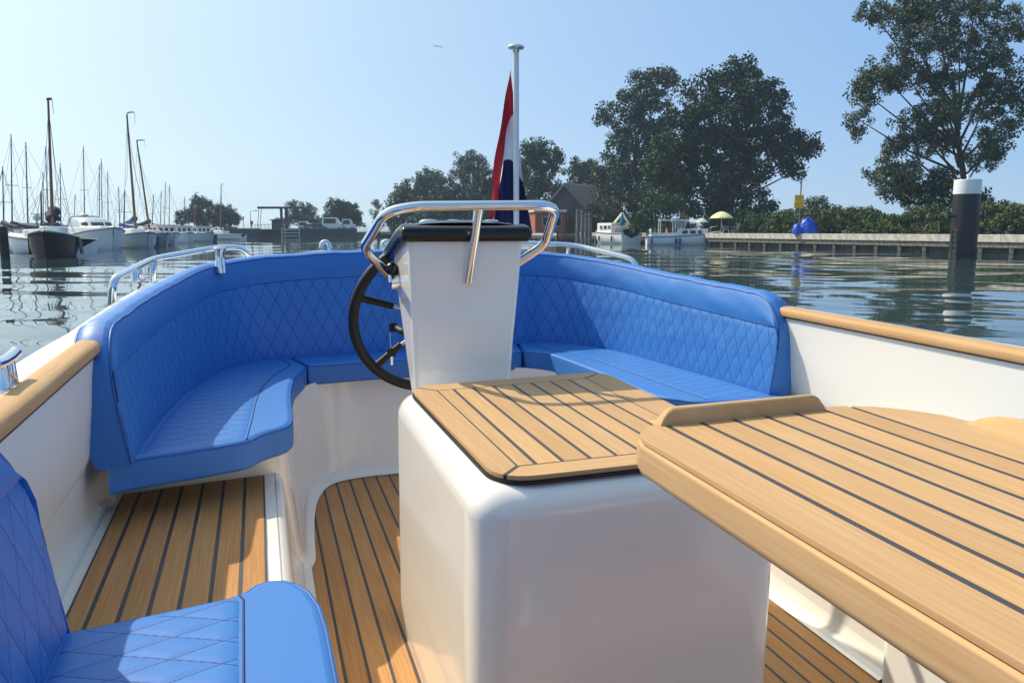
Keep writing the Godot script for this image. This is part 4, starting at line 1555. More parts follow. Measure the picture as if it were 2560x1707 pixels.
	for q in [["tarpaulin", 0.05, 0.78, 1.45, 0.62], ["tarpaulin_flap", -0.92, 0.42, 0.92, 0.4]]:
		var rows := []
		for i in 15:
			var t := i / 14.0
			var row := PackedVector3Array()
			for j in 28:
				var a := TAU * j / 28
				var rr := pow(maxf(0.0, 1.0 - pow(t, 2.4)), 0.7) + 0.22 * n.get_noise_3d(cos(a) * 2.0, t * 2.5 + q[1] * 9, sin(a) * 2.0) * (1 - t)
				rr *= 1.0 + 0.09 * sin(a * 7.0 + t * 2.0) * (1.0 - t)
				rr += 0.10 * n.get_noise_3d(cos(a) * 5.0, t * 7.0 + 3.0, sin(a) * 5.0)
				if t > 0.97:
					rr = 0.0
				row.append(Vector3(q[1] - 0.25 * t * q[2] + cos(a) * rr * q[2], t * q[3] * (1.0 + 0.12 * n.get_noise_2d(cos(a) * 1.5, sin(a) * 1.5)), sin(a) * rr * q[4]))
			rows.append(row)
		part(q[0], sheet(rows, true), M.tarpaulin, tp)
	# parasols, chairs and table on the bank
	parasol(1803, 80.0, 2.05, 1.15, M.lemon_cloth, "open pale yellow parasol standing by the garden chairs on the quay")
	parasol(1752, 88.0, 1.55, 0.85, M.canvas, "small cream parasol behind the cabin cruiser's wheelhouse")
	garden_chair(1838, 80.5, 0.5, "white garden chair beside the pale yellow parasol")
	garden_chair(1815, 79.0, -2.2, "white garden chair turned towards the water under the parasol")
	var tb := thing("garden_table", "small grey garden table between the chairs on the quay", "table", "", place(ashore(1826, 79.6, 1.2), 0.3))
	part("top", box(Vector3(-0.5, 0.68, -0.35), Vector3(0.5, 0.72, 0.35), 0.01), M.grey_spar, tb)
	for x in [-0.42, 0.42]:
		for z in [-0.28, 0.28]:
			part("leg", rod(Vector3(x, 0, z), Vector3(x, 0.69, z), 0.025, 6), M.grey_spar, tb)
	var dw := thing("bollard", "short white marker post at the stern of the wheelhouse cruiser", "post", "", place(quay(1627, 0.5, 1.2)))
	part("post", lathe([[0.0, 1.32], [0.07, 1.32], [0.08, 1.28], [0.08, 0.0]], 12), M.white_paint, dw)
	part("band", lathe([[0.083, 1.0], [0.083, 1.12]], 12), M.red_paint, dw)
	# timber boathouse with a tiled gable roof
	build_boathouse()
	# undergrowth along the bank
	hedge("reed_bank", "belt of dry reeds and weeds above the quay by the boathouse", 1350, 1640, 3.0, 1.9, M.leaf_light, M.leaf_dry)
	hedge("hedge", "long thick green hedge of brambles along the grassy quay", 1850, 2900, 2.6, 2.5, M.leaf_mid, M.leaf_light)
	hedge("hedge", "dark undergrowth at the foot of the large tree behind the parasols", 1640, 1860, 6.0, 2.6, M.leaf_dark, M.leaf_mid)


func mooring_post(px: float, depth: float, top: float, r: float, label: String, m: Material) -> void:
	var p := thing("mooring_post", label, "mooring post", "timber mooring posts", place(ashore(px, depth)))
	var h := spot(px, top, depth).y
	part("timber", lathe([[r * 1.05, -1.0], [r, h - 0.08], [r * 0.9, h], [r * 0.9, h], [0.0, h + 0.01]], 12), m, p)
	part("iron_band", lathe([[r * 1.06, h - 0.34], [r * 1.06, h - 0.24]], 12), M.dark_steel, p)


func parasol(px: float, depth: float, h: float, r: float, m: Material, label: String) -> void:
	var p := thing("parasol", label, "parasol", "parasols on the quay", place(ashore(px, depth, 1.16)))
	part("pole", rod(Vector3.ZERO, Vector3(0, h + 0.1, 0), 0.025, 8), M.white_paint, p)
	var rows := []
	for t in [0.0, 0.25, 0.5, 0.75, 0.95, 1.0]:
		var row := PackedVector3Array()
		for j in 32:
			var a := TAU * j / 32
			var sag: float = 1.0 - 0.05 * absf(sin(a * 4.0)) * t
			row.append(Vector3(cos(a) * r * t * sag, h + 0.12 - 0.52 * r * pow(t, 1.7) - (0.06 if t > 0.96 else 0.0), sin(a) * r * t * sag))
		rows.append(row)
	part("canopy", sheet(rows, true), m, p)
	for k in 8:
		var a := TAU * k / 8
		part("rib", rod(Vector3(0, h * 0.93, 0), Vector3(cos(a) * r * 0.8, h + 0.1 - 0.4 * r, sin(a) * r * 0.8), 0.012, 4), M.white_paint, p)
	part("foot", lathe([[0.0, 0.1], [0.2, 0.09], [0.25, 0.0]], 16), M.concrete, p)


func garden_chair(px: float, depth: float, turn: float, label: String) -> void:
	var c := thing("garden_chair", label, "chair", "garden chairs on the quay", place(ashore(px, depth, 1.18), turn))
	part("seat", box(Vector3(-0.26, 0.40, -0.26), Vector3(0.26, 0.44, 0.24), 0.015), M.plastic_white, c)
	part("backrest", slab([Vector3(-0.26, 0.46, 0.24), Vector3(0.26, 0.46, 0.24), Vector3(0.24, 1.02, 0.42), Vector3(-0.24, 1.02, 0.42)], Vector3(0, 0, 0.03)), M.plastic_white, c)
	for x in [-0.24, 0.24]:
		part("leg", rod(Vector3(x, 0.42, -0.22), Vector3(x * 1.1, 0, -0.3), 0.022, 6), M.plastic_white, c)
		part("leg", rod(Vector3(x, 0.42, 0.2), Vector3(x * 1.1, 0, 0.32), 0.022, 6), M.plastic_white, c)
		part("armrest", rod(Vector3(x * 1.1, 0.64, -0.24), Vector3(x * 1.1, 0.66, 0.28), 0.022, 6), M.plastic_white, c)


func build_boathouse() -> void:
	var d := 112.0
	var at := ashore(1415, d, 1.16)
	var s := d / LENS
	var h := thing("boathouse", "dark boarded boathouse with a steep grey tiled gable roof among the trees", "building", "", place(at, YAW - 0.62))
	var w := 4.2          # half width of the gable
	var l := 9.0
	var eave := 2.6
	var ridge := 6.6
	# gable end faces +x side of the water; boards are separate pieces
	var gable := PackedVector2Array([Vector2(-w, 0), Vector2(w, 0), Vector2(w, eave), Vector2(0, ridge - 0.25), Vector2(-w, eave)])
	var wall := part("wall", moved(prism(gable, -l, 0.0), Transform3D(Basis(Vector3(1, 0, 0), Vector3(0, 0, 1), Vector3(0, 1, 0)), Vector3.ZERO)), M.board, h)
	for k in 22:
		var y := 0.05 + k * 0.285
		var half := w if y < eave else w * (ridge - 0.3 - y) / (ridge - 0.3 - eave)
		if half > 0.3:
			part("board", slab([Vector3(-half, y, 0.01), Vector3(half, y, 0.01), Vector3(half - 0.05, y + 0.27, 0.0), Vector3(-half + 0.05, y + 0.27, 0.0)], Vector3(0, 0, 0.045)), M.board, wall)
	for sx in [-1.0, 1.0]:
		var e := Vector3(sx * (w + 0.45), eave - 0.42, 0.5)
		var t := Vector3(0, ridge, 0.5)
		var back := Vector3(0, 0, -l - 1.0)
		var roof := part("roof_slope", slab([e, t, t + back, e + back], Vector3(sx * 0.10, 0.14, 0)), M.roof_tile, h)
		for k in 16:
			var a := e.lerp(t, k / 16.0) + Vector3(sx * 0.10, 0.14, 0)
			var b := e.lerp(t, (k + 1.06) / 16.0) + Vector3(sx * 0.10, 0.10, 0)
			part("tile_course", slab([a, b, b + back, a + back], Vector3(sx * 0.03, 0.05, 0)), M.roof_tile, roof)
		part("barge_board", slab([e + Vector3(0, -0.18, 0.01), t + Vector3(0, -0.18, 0.01), t + Vector3(0, 0.12, 0.01), e + Vector3(0, 0.12, 0.01)], Vector3(0, 0, 0.06)), M.grey_spar, h)
	var door := part("door", box(Vector3(-0.6, 0.05, 0.05), Vector3(0.6, 2.15, 0.11), 0.01), M.dark_spar, h)
	part("handle", rod(Vector3(0.42, 1.05, 0.12), Vector3(0.42, 1.05, 0.18), 0.03, 6), M.grey_steel, door)
	# brick annexe with a flat roof beside it
	var an := thing("brick_annexe", "small orange brick annexe with windows and a flat white roof edge", "building", "", place(ashore(1378, 108.0, 1.16), YAW + 0.25))
	var wl := part("wall", box(Vector3(-2.2, 0.0, -3.0), Vector3(1.9, 2.75, 0.0), 0.02), M.brick_red, an)
	for x in [-1.2, 0.5]:
		window_on(wl, Vector3(x, 0.9, 0.005), Vector3(x + 0.9, 0.9, 0.005), Vector3(0, 1.2, 0), M.window_glass, Vector3(0, 0, 1))
	part("roof_edge", box(Vector3(-2.45, 2.75, -3.2), Vector3(2.1, 3.05, 0.25), 0.02), M.white_paint, an)
	var life := thing("lifebuoy_post", "orange lifebuoy holder on a post in front of the brick annexe", "lifebuoy", "", place(quay(1338, 1.2, 1.2)))
	part("post", rod(Vector3.ZERO, Vector3(0, 1.3, 0), 0.05, 8), M.grey_spar, life)
	part("holder", moved(lathe([[0.0, 0.07], [0.28, 0.06], [0.34, 0.0], [0.28, -0.06], [0.0, -0.07]], 18), Transform3D(Basis(Vector3.RIGHT, PI / 2), Vector3(0, 1.55, 0.06))), M.yellow_paint, life)


# ---------------------------------------------------------------- plants
func make_clumps() -> void:
	# three sprays of leaves, each within a unit ball
	for q in 3:
		var r := RandomNumberGenerator.new()
		r.seed = 900 + q
		var v := PackedVector3Array()
		var n := PackedVector3Array()
		var idx := PackedInt32Array()
		var cols := PackedColorArray()
		for k in 40:
			var c := Vector3(r.randfn(), r.randfn(), r.randfn()).normalized() * pow(r.randf(), 0.45)
			c.y *= 0.8
			var f := (c.normalized() * 0.8 + Vector3(r.randfn(), r.randfn() + 0.5, r.randfn()) * 0.6).normalized()
			var a := f.cross(Vector3(r.randfn(), r.randfn(), r.randfn())).normalized()
			var b := f.cross(a)
			var l := r.randf_range(0.18, 0.34)
			var w := l * r.randf_range(0.38, 0.55)
			var s := v.size()
			# leaves of one tree differ a little in colour, at random
			var tone := Color(r.randf_range(0.85, 1.25), r.randf_range(0.9, 1.15), r.randf_range(0.8, 1.1))
			for p in [c - a * l, c + b * w, c + a * l, c - b * w]:
				v.append(p)
				n.append(f)
				cols.append(tone)
			idx.append_array(PackedInt32Array([s, s + 1, s + 2, s, s + 2, s + 3]))
		clumps.append([v, n, cols, idx])


func foliage(called: String, spots: Array, m: Material, parent: Node3D) -> void:
	# spots: [position, size]; every leaf is a face of one crown mesh
	var v := PackedVector3Array()
	var n := PackedVector3Array()
	var cols := PackedColorArray()
	var idx := PackedInt32Array()
	for q in spots:
		var src: Array = clumps[dice.randi() % 3]
		var b := Basis(Vector3(dice.randfn(), dice.randfn(), dice.randfn()).normalized(), dice.randf_range(0, TAU))
		var s: float = q[1] * dice.randf_range(0.75, 1.25)
		var at := v.size()
		v.append_array(Transform3D(b.scaled(Vector3(s, s, s)), q[0]) * src[0])
		n.append_array(Transform3D(b, Vector3.ZERO) * src[1])
		cols.append_array(src[2])
		for k in src[3]:
			idx.append(k + at)
	var arr := []
	arr.resize(Mesh.ARRAY_MAX)
	arr[Mesh.ARRAY_VERTEX] = v
	arr[Mesh.ARRAY_NORMAL] = n
	arr[Mesh.ARRAY_COLOR] = cols
	arr[Mesh.ARRAY_INDEX] = idx
	var mesh := ArrayMesh.new()
	mesh.add_surface_from_arrays(Mesh.PRIMITIVE_TRIANGLES, arr)
	part(called, mesh, m, parent)


# a tree from lobes of foliage: [px, py, half width, half height] seen at `depth`, each with its own nearer or farther offset
func tree(label: String, lobes: Array, depth: float, foot_px: float, foot_y: float, m: Material, size: float, dense: float, group := "", trunk_r := 0.0, m_trunk: Material = null) -> void:
	var base := ashore(foot_px, depth, foot_y)
	var t := thing("tree", label, "tree", group if group != "" else "", place(base))
	var s := depth / LENS
	var view := Vector3(sin(-YAW), 0, -cos(YAW))
	var side := Vector3(cos(YAW), 0, sin(-YAW))
	var high := -1e9
	var spots := []
	var cores := []
	for l in lobes:
		var away := (dice.randf() - 0.5) * 2.0 * float(l[2]) * s * 0.9
		if l.size() > 4:
			away = l[4]
		var c := spot(l[0], l[1], depth + away) - base
		var rx: float = l[2] * s
		var ry: float = l[3] * s
		cores.append([c, rx, ry])
		high = maxf(high, c.y)
		var count := int(dense * 1.5 * (rx * ry + rx * rx * 0.5) / (size * size)) + 3
		for k in count:
			var d := Vector3(dice.randfn(), dice.randfn(), dice.randfn()).normalized()
			var f := pow(dice.randf(), 0.38) * dice.randf_range(0.86, 1.12)
			var p := c + side * d.x * rx * f + view * d.z * rx * f + Vector3(0, d.y * ry * f, 0)
			spots.append([p, size])
	foliage("crown", spots, m, t)
	# trunk and limbs
	var tr := trunk_r if trunk_r > 0 else maxf(0.12, high * 0.03)
	var mt: Material = m_trunk if m_trunk else M.bark
	var top := Vector3(0, high * 0.72, 0)
	for c in cores:
		top.x += c[0].x / cores.size() * 0.5
		top.z += c[0].z / cores.size() * 0.5
	var stem := [Vector3(0, -0.4, 0), Vector3(0.03 * high, high * 0.18, 0), Vector3(top.x * 0.35, high * 0.4, top.z * 0.4), top]
	var meshes := [tube(stem, tr, 9, tr * 0.35)]
	for c in cores:
		if c[0].y > high * 0.12:
			var y0 := clampf(c[0].y * 0.55, high * 0.12, high * 0.66)
			var a := Vector3(top.x * 0.35 * y0 / (high * 0.4 + 0.01), y0, top.z * 0.3)
			var b: Vector3 = c[0]
			var mid := a.lerp(b, 0.5) + Vector3(0, -0.04 * a.distance_to(b), 0)
			meshes.append(tube([a, mid, b], tr * 0.34, 6, tr * 0.08))
	part("trunk", joined(meshes), mt, t)


func hedge(called: String, label: String, px0: float, px1: float, back: float, h: float, m: Material, m2: Material) -> void:
	make_clumps_once()
	var o := thing(called, label, "hedge", "greenery along the quay", place(quay((px0 + px1) / 2, back, 1.16)))
	var a := quay(px0, back, 1.16)
	var b := quay(px1, back, 1.16)
	var behind := quay(px0, back + 1.0, 1.16) - a
	var n := FastNoiseLite.new()
	n.seed = int(px0)
	n.frequency = 0.18
	var l := a.distance_to(b)
	var spots := [[], [], []]
	var count := int(l * h * 15.0)
	for k in count:
		var u := dice.randf()
		var p := a.lerp(b, u)
		var hh := h * (0.72 + 0.45 * n.get_noise_1d(u * l))
		var w := dice.randf_range(-0.6, 2.6)
		var y := hh * pow(dice.randf(), 0.8) * (1.0 - 0.1 * absf(w - 1.0))
		spots[0 if dice.randf() < 0.62 else (1 if dice.randf() < 0.75 else 2)].append([p + behind * w + Vector3(0, y, 0) - o.position, 0.42])
	foliage("foliage", spots[0], m, o)
	foliage("foliage", spots[1], m2, o)
	foliage("dry_stems", spots[2], M.leaf_dry, o)


func build_trees() -> void:
	make_clumps_once()
	var g := "trees on the quay bank"
	# the great dark tree, its grey companion and a young one in front
	tree("great dark green tree with a drooping outer branch behind the parasols", [[1850, 185, 55, 45], [1780, 235, 70, 55], [1870, 250, 65, 60], [1930, 235, 42, 40], [1740, 300, 70, 60], [1830, 320, 80, 60], [1920, 310, 62, 55], [1960, 360, 40, 50], [1700, 380, 70, 60], [1790, 400, 85, 60], [1890, 400, 65, 60], [1985, 430, 30, 22], [2010, 375, 32, 28, 0.0], [2030, 365, 18, 22, 0.0], [1995, 340, 20, 18], [1850, 470, 80, 50], [1760, 480, 80, 60], [1900, 520, 45, 45], [1820, 545, 70, 35], [1700, 470, 50, 50], [1970, 415, 26, 30, 0.0]], 96.0, 1815, 1.1, M.leaf_dark, 0.85, 2.1, g, 0.55)
	tree("grey green willow leaning out beside the great dark tree", [[1610, 215, 50, 40], [1660, 205, 45, 40], [1570, 265, 45, 40], [1640, 280, 60, 50], [1520, 290, 30, 22], [1580, 330, 55, 45], [1545, 380, 45, 40], [1600, 410, 60, 50], [1550, 450, 50, 45], [1530, 490, 50, 40], [1600, 500, 50, 45], [1500, 440, 24, 30], [1525, 540, 45, 30], [1580, 545, 50, 30], [1625, 455, 45, 45], [1640, 350, 50, 45]], 108.0, 1590, 1.1, M.leaf_grey, 0.8, 1.9, g, 0.35)
	tree("young yellow green tree in front of the great dark tree", [[1660, 400, 40, 45], [1640, 450, 45, 45], [1690, 460, 45, 45], [1650, 510, 48, 45], [1700, 525, 45, 40], [1620, 545, 40, 30], [1655, 355, 30, 30]], 92.0, 1668, 1.1, M.leaf_mid, 0.6, 1.8, g, 0.14)
	# tall airy poplar above the mooring pile
	tree("tall airy poplar with a bare lower trunk behind the hedge", [[2330, 20, 70, 50], [2440, 10, 70, 50], [2250, 40, 60, 45], [2180, 30, 40, 25], [2520, 60, 50, 50], [2300, 110, 70, 45], [2400, 110, 70, 60], [2490, 160, 60, 60], [2210, 190, 55, 45], [2270, 190, 60, 42], [2350, 200, 60, 40], [2160, 230, 40, 40], [2150, 300, 30, 50], [2470, 250, 65, 55], [2540, 260, 40, 60], [2360, 270, 60, 40], [2290, 310, 55, 45], [2340, 350, 60, 45], [2500, 340, 55, 45], [2250, 370, 50, 40], [2460, 390, 50, 30], [2210, 430, 45, 35], [2280, 430, 50, 40], [2240, 470, 55, 35], [2350, 440, 30, 30]], 64.0, 2398, 1.1, M.leaf_grey, 0.46, 1.9, g, 0.34)
	tree("low dark bush at the foot of the tall poplar", [[2300, 495, 60, 30], [2370, 480, 40, 35], [2440, 500, 50, 25], [2330, 470, 30, 25]], 62.0, 2350, 1.1, M.leaf_dark, 0.42, 1.7, g, 0.1)
	tree("small dark shrub behind the yellow board", [[2040, 515, 30, 22], [2010, 525, 26, 16], [2070, 522, 22, 16]], 85.0, 2040, 1.1, M.leaf_dark, 0.45, 1.7, g, 0.08)
	tree("pale grey willow bush between the boathouse and the posts", [[1500, 520, 28, 22], [1470, 525, 25, 20], [1530, 515, 26, 24]], 103.0, 1500, 1.1, M.leaf_grey, 0.5, 1.9, g, 0.1)
	tree("round willow crown rising behind the boathouse roof", [[1450, 430, 45, 35], [1490, 440, 45, 40], [1460, 480, 50, 40]], 128.0, 1465, 1.1, M.leaf_grey, 0.75, 1.8, g, 0.25)
	tree("dark tree behind the flag beside the boathouse", [[1340, 385, 45, 38], [1370, 410, 45, 40], [1320, 430, 50, 45], [1360, 470, 55, 40], [1310, 490, 45, 40]], 135.0, 1340, 1.1, M.leaf_far, 0.8, 2.2, g, 0.3)
	tree("tall open crowned tree above the dense row beyond the helm", [[1170, 400, 38, 28], [1190, 420, 35, 30], [1155, 430, 35, 28], [1180, 455, 32, 28]], 160.0, 1175, 1.1, M.leaf_grey, 0.75, 1.5, g, 0.22)
	tree("broad green tree at the water end of the dense row", [[1010, 500, 40, 35], [1050, 465, 45, 35], [1085, 455, 40, 35], [1040, 510, 60, 40], [990, 530, 30, 30], [1000, 560, 40, 25]], 165.0, 1030, 1.1, M.leaf_mid, 0.85, 2.2, g, 0.25)
	tree("dense dark green tree filling the middle of the row", [[1120, 480, 45, 40], [1110, 520, 60, 40], [1160, 500, 50, 40], [1080, 545, 60, 30], [1180, 545, 60, 30]], 155.0, 1120, 1.1, M.leaf_far, 0.85, 2.3, g, 0.25)
	tree("rounded green tree next to the flag in the dense row", [[1220, 460, 40, 35], [1210, 500, 50, 40], [1250, 480, 45, 40], [1240, 530, 60, 35]], 150.0, 1225, 1.1, M.leaf_far, 0.8, 2.3, g, 0.25)
	tree("thin pale young tree at the end of the stone wall", [[944, 515, 14, 16], [940, 540, 16, 18], [948, 560, 14, 14]], 175.0, 943, 1.4, M.leaf_light, 0.6, 1.1, g, 0.08)
	var f := "trees on the far quay"
	tree("domed dark tree on the far quay beyond the parked vans", [[845, 520, 30, 22], [870, 530, 34, 25], [830, 545, 26, 22], [890, 550, 24, 18], [860, 552, 40, 20]], 176.0, 858, 1.6, M.leaf_far, 0.7, 2.6, f, 0.3)
	tree("loose pale tree behind the lift bridge tower", [[735, 520, 22, 18], [770, 525, 20, 18], [750, 545, 40, 22], [785, 552, 24, 16], [710, 556, 22, 14]], 182.0, 755, 1.6, M.leaf_grey, 0.7, 2.0, f, 0.2)
	tree("broad dark tree on the far quay behind the masts", [[545, 530, 26, 20], [570, 535, 24, 20], [555, 552, 36, 16], [590, 548, 14, 14]], 172.0, 560, 1.6, M.leaf_far, 0.65, 2.6, f, 0.25)
	tree("taller twin crowned tree among the masts on the far quay", [[495, 505, 20, 16], [515, 515, 18, 16], [480, 535, 30, 22], [455, 545, 24, 18], [510, 550, 30, 20]], 174.0, 490, 1.6, M.leaf_far, 0.65, 2.5, f, 0.25)


func make_clumps_once() -> void:
	if clumps.is_empty():
		make_clumps()


# ---------------------------------------------------------------- the marina and the far quay
func build_marina() -> void:
	# old flat-bottomed sailing boat with a tarred hull
	var b := yacht(137, 46.0, 250, -18, PI + 0.08, M.tar_hull, M.spar_wood, "dark tarred old sailing boat with a tall varnished mast and streamer", 7.2, false, true, 1.3)
	pennant(b, 46.0, [[114, 249], [121, 247], [128, 247], [129, 255], [130, 270], [132, 284]], M.flag_red)
	for s in [-1.0, 1.0]:
		part("leeboard", slab([Vector3(s * 1.2, 1.1, -0.3), Vector3(s * 1.22, 1.0, 1.1), Vector3(s * 1.26, 0.1, 1.4), Vector3(s * 1.25, 0.15, 0.1)], Vector3(s * 0.06, 0, 0)), M.dark_spar, b)
		part("bulwark", tube([Vector3(s * 0.2, 1.45, -3.5), Vector3(s * 0.85, 1.32, -2.4), Vector3(s * 1.17, 1.16, -0.6), Vector3(s * 1.1, 1.1, 1.6), Vector3(s * 0.86, 1.08, 3.5)], 0.06, 6), M.grey_hull, b)
	var folds := []
	for i in 9:
		folds.append(Vector3(0.12 * sin(i * 2.0), 1.5 + 0.28 * i - 0.035 * i * i + 0.6, -0.3 + 0.33 * i))
	part("furled_sail", tube(folds, 0.30, 9, 0.14), M.navy_cloth, b)
	part("sail_tent", slab([Vector3(-0.6, 1.2, 1.4), Vector3(0.6, 1.2, 1.4), Vector3(0.15, 1.9, 0.6), Vector3(-0.15, 1.9, 0.6)], Vector3(0, 0.05, 0.4)), M.blue_cloth, b)
	# white express cruiser
	var c := thing("motor_cruiser", "large white motor cruiser with a rounded blue canopy moored between the masts", "motor boat", "motor boats in the marina", place(ashore(243, 63.0), PI + 0.42))
	var hm := hull(9.0, 3.2, 1.15, 1.75, 0.92, 2.6)
	part("hull", hm[0], M.white_paint, c)
	part("deck", hm[1], M.white_paint, c)
	part("strake", hm[2], M.grey_spar, c)
	var cab := part("cabin", prism(softened(PackedVector2Array([Vector2(-1.35, 3.6), Vector2(1.35, 3.6), Vector2(1.2, -0.2), Vector2(0.5, -2.8), Vector2(-0.5, -2.8), Vector2(-1.2, -0.2)]), 0.4), 1.2, 1.8, 0.2), M.white_paint, c)
	var rows := []
	for l in [[1.78, 1.0, -0.6], [2.15, 0.93, 0.0], [2.36, 0.86, 0.4], [2.47, 0.74, 0.7], [2.50, 0.4, 1.3]]:
		var row := PackedVector3Array()
		for p in softened(PackedVector2Array([Vector2(-1.25 * l[1], 3.3), Vector2(1.25 * l[1], 3.3), Vector2(1.15 * l[1], l[2] + 0.5), Vector2(0.5 * l[1], l[2]), Vector2(-0.5 * l[1], l[2]), Vector2(-1.15 * l[1], l[2] + 0.5)]), 0.4):
			row.append(Vector3(p.x, l[0], p.y))
		rows.append(row)
	part("canopy", sheet(rows, true), M.grey_hull, c)
	for x in [[-0.5, 0.5], [-1.12, -0.56], [0.56, 1.12]]:
		var z0: float = -0.62 if absf(x[0] + x[1]) < 0.1 else -0.35
		window_on(cab, Vector3(x[0], 1.82, z0), Vector3(x[1], 1.82, z0), Vector3(0, 0.32, 0.42), M.window_glass, Vector3(0, 0, -1))
	part("radar_arch", tube(bent([Vector3(-1.2, 1.9, 3.2), Vector3(-1.1, 2.6, 3.0), Vector3(1.1, 2.6, 3.0), Vector3(1.2, 1.9, 3.2)], 0.4), 0.07, 8), M.white_paint, c)
	part("radar", lathe_at([[0.0, 0.16], [0.25, 0.12], [0.28, 0.04], [0.2, 0.0]], Vector3(0, 2.65, 3.0)), M.white_paint, c)
	part("bow_rail", tube(bent([Vector3(-1.3, 1.7, 0.2), Vector3(-1.1, 2.2, -1.0), Vector3(0, 2.4, -4.2), Vector3(1.1, 2.2, -1.0), Vector3(1.3, 1.7, 0.2)], 0.5), 0.02, 6), M.chrome, c)
	for s in [-1.0, 1.0]:
		for z in [-1.2, -0.2, 0.8]:
			part("porthole", box(Vector3(s * 1.52, 0.72, z), Vector3(s * 1.62, 0.86, z + 0.4), 0.02), M.window_glass, c)
	# round-bowed traditional boats with streamers
	var t1 := yacht(338, 70.0, 286, -22, PI + 0.35, M.grey_hull, M.spar_wood, "pale grey round bowed sailing boat with a tall varnished mast and hooked streamer", 9.0, true, true)
	pennant(t1, 70.0, [[315, 284], [321, 281], [329, 280], [335, 281], [335.5, 295], [336, 311]], M.canvas)
	var t2 := yacht(372, 80.0, 352, -31, PI + 0.5, M.green_hull, M.spar_wood, "grey green round bowed sailing boat with a shorter streamered mast", 8.5, true, true)
	pennant(t2, 80.0, [[339, 351], [346, 350.5], [354, 350], [360, 350], [360.5, 358], [361, 366]], M.canvas)
	# masts of the boats behind, each with its boat
	var rest := [[40, 62, 335, -14, 0.9, "alu", "yacht with the tallest bare metal mast among the boats behind the dark mooring post"], [83, 72, 355, -20, 1.2, "alu", "yacht with a tall slim mast beside the dark tarred sailing boat"], [16, 58, 416, -11, 0.6, "alu", "yacht with a short mast close to the dark mooring post"], [129, 84, 365, -17, 0.8, "alu", "yacht whose metal mast rises just behind the dark tarred sailing boat's mast"], [118, 92, 430, -12, 1.4, "alu", "smaller yacht hidden behind the dark tarred sailing boat"], [115, 52, 478, -14, 0.7, "dark", "small boat with a short stout dark mast beside the tarred sailing boat"], [156, 80, 408, -7, 0.5, "alu", "yacht with a medium mast and long stays between the tarred boat and the motor cruiser"], [220, 86, 365, -13, 1.1, "dark", "yacht with a dark mast and wide crosstrees behind the motor cruiser"], [188, 104, 485, -1, 0.9, "alu", "low masted yacht behind the motor cruiser's bow"], [257, 92, 411, -10, 1.3, "alu", "yacht with the lower of two close masts behind the cruiser's canopy"], [260, 96, 396, -8, 0.7, "alu", "yacht with the taller of two close masts behind the cruiser's canopy"], [277, 98, 428, -9, 1.0, "alu", "yacht with a slim mast between the motor cruiser and the grey round bowed boat"], [306, 104, 465, -11, 0.8, "alu", "yacht with a low metal mast behind the grey round bowed boat"], [315, 76, 474, -4, 0.6, "dark", "boat with a short stout dark mast beside the grey round bowed boat"], [386, 108, 485, -3, 1.1, "dark", "yacht with a capped dark mast behind the low cabin boat"], [405, 118, 477, -3, 0.9, "alu", "yacht with a faint slim mast behind the low cabin boats"], [416, 122, 454, -3, 1.2, "alu", "yacht with the tallest faint mast behind the low cabin boats"], [426, 126, 460, -3, 0.6, "alu", "yacht with a faint mast and slanting stay behind the low cabin boats"], [463, 128, 491, -2, 0.8, "alu", "yacht with a short faint mast before the far trees"]]
	for r in rest:
		yacht(r[0], r[1], r[2], r[3], r[4], M.white_paint if int(r[0]) % 3 else M.blue_paint, M.grey_spar if r[5] == "alu" else M.dark_spar, r[6], 7.0 + (int(r[0]) % 4) * 0.5, int(r[0]) % 2 == 0)
	var y1 := yacht(490, 118.0, 483, -3, 0.6, M.tar_hull, M.spar_wood, "far dark sailing boat with a brown mast in front of the twin crowned tree", 8.0, false, true)
	pennant(y1, 118.0, [[487, 482], [491, 481], [496, 481], [497, 488], [497, 494]], M.canvas)
	var y2 := yacht(557, 132.0, 462, -5, 0.9, M.white_paint, M.spar_wood, "farthest sailing boat with a brown mast by the start of the stone wall", 8.0, true, true)
	pennant(y2, 132.0, [[552, 461], [555, 460], [558, 461], [559, 466]], M.canvas)
	# low cabin boats
	for q in [[404, 84.0, PI + 0.42, 8.0, "low white cabin boat with a long row of windows beside the round bowed boats", M.white_paint], [452, 98.0, PI + 0.35, 7.0, "white cabin boat with a square wheelhouse next to the low cabin boat", M.white_paint], [497, 108.0, PI + 0.5, 7.5, "shaded grey cabin boat at the end of the row of moored boats", M.grey_hull], [40, 66.0, 0.7, 7.5, "white cabin boat behind the dark mooring post", M.white_paint]]:
		var k := thing("cabin_boat", q[4], "motor boat", "motor boats in the marina", place(ashore(q[0], q[1]), q[2]))
		var h2 := hull(q[3], 2.7, 0.95, 1.35, 0.9)
		part("hull", h2[0], q[5], k)
		part("deck", h2[1], M.cream_paint, k)
		part("strake", h2[2], M.blue_paint, k)
		var cb := part("cabin", prism(softened(PackedVector2Array([Vector2(-1.1, 2.2), Vector2(1.1, 2.2), Vector2(0.95, -1.6), Vector2(-0.95, -1.6)]), 0.2), 1.0, 2.0, 0.06), M.white_paint, k)
		for z in [1.3, 0.1, -1.0]:
			for s in [-1.0, 1.0]:
				var xx: float = s * lerpf(1.1, 0.97, (2.2 - z) / 3.8)
				window_on(cb, Vector3(xx, 1.38, z + 0.45), Vector3(xx - s * 0.03, 1.38, z - 0.45), Vector3(0, 0.42, 0), M.window_glass, Vector3(s, 0, 0))
		for x in [-0.75, -0.2, 0.35]:
			window_on(cb, Vector3(x, 1.38, -1.6), Vector3(x + 0.42, 1.38, -1.6), Vector3(0, 0.42, 0), M.window_glass, Vector3(0, 0, -1))
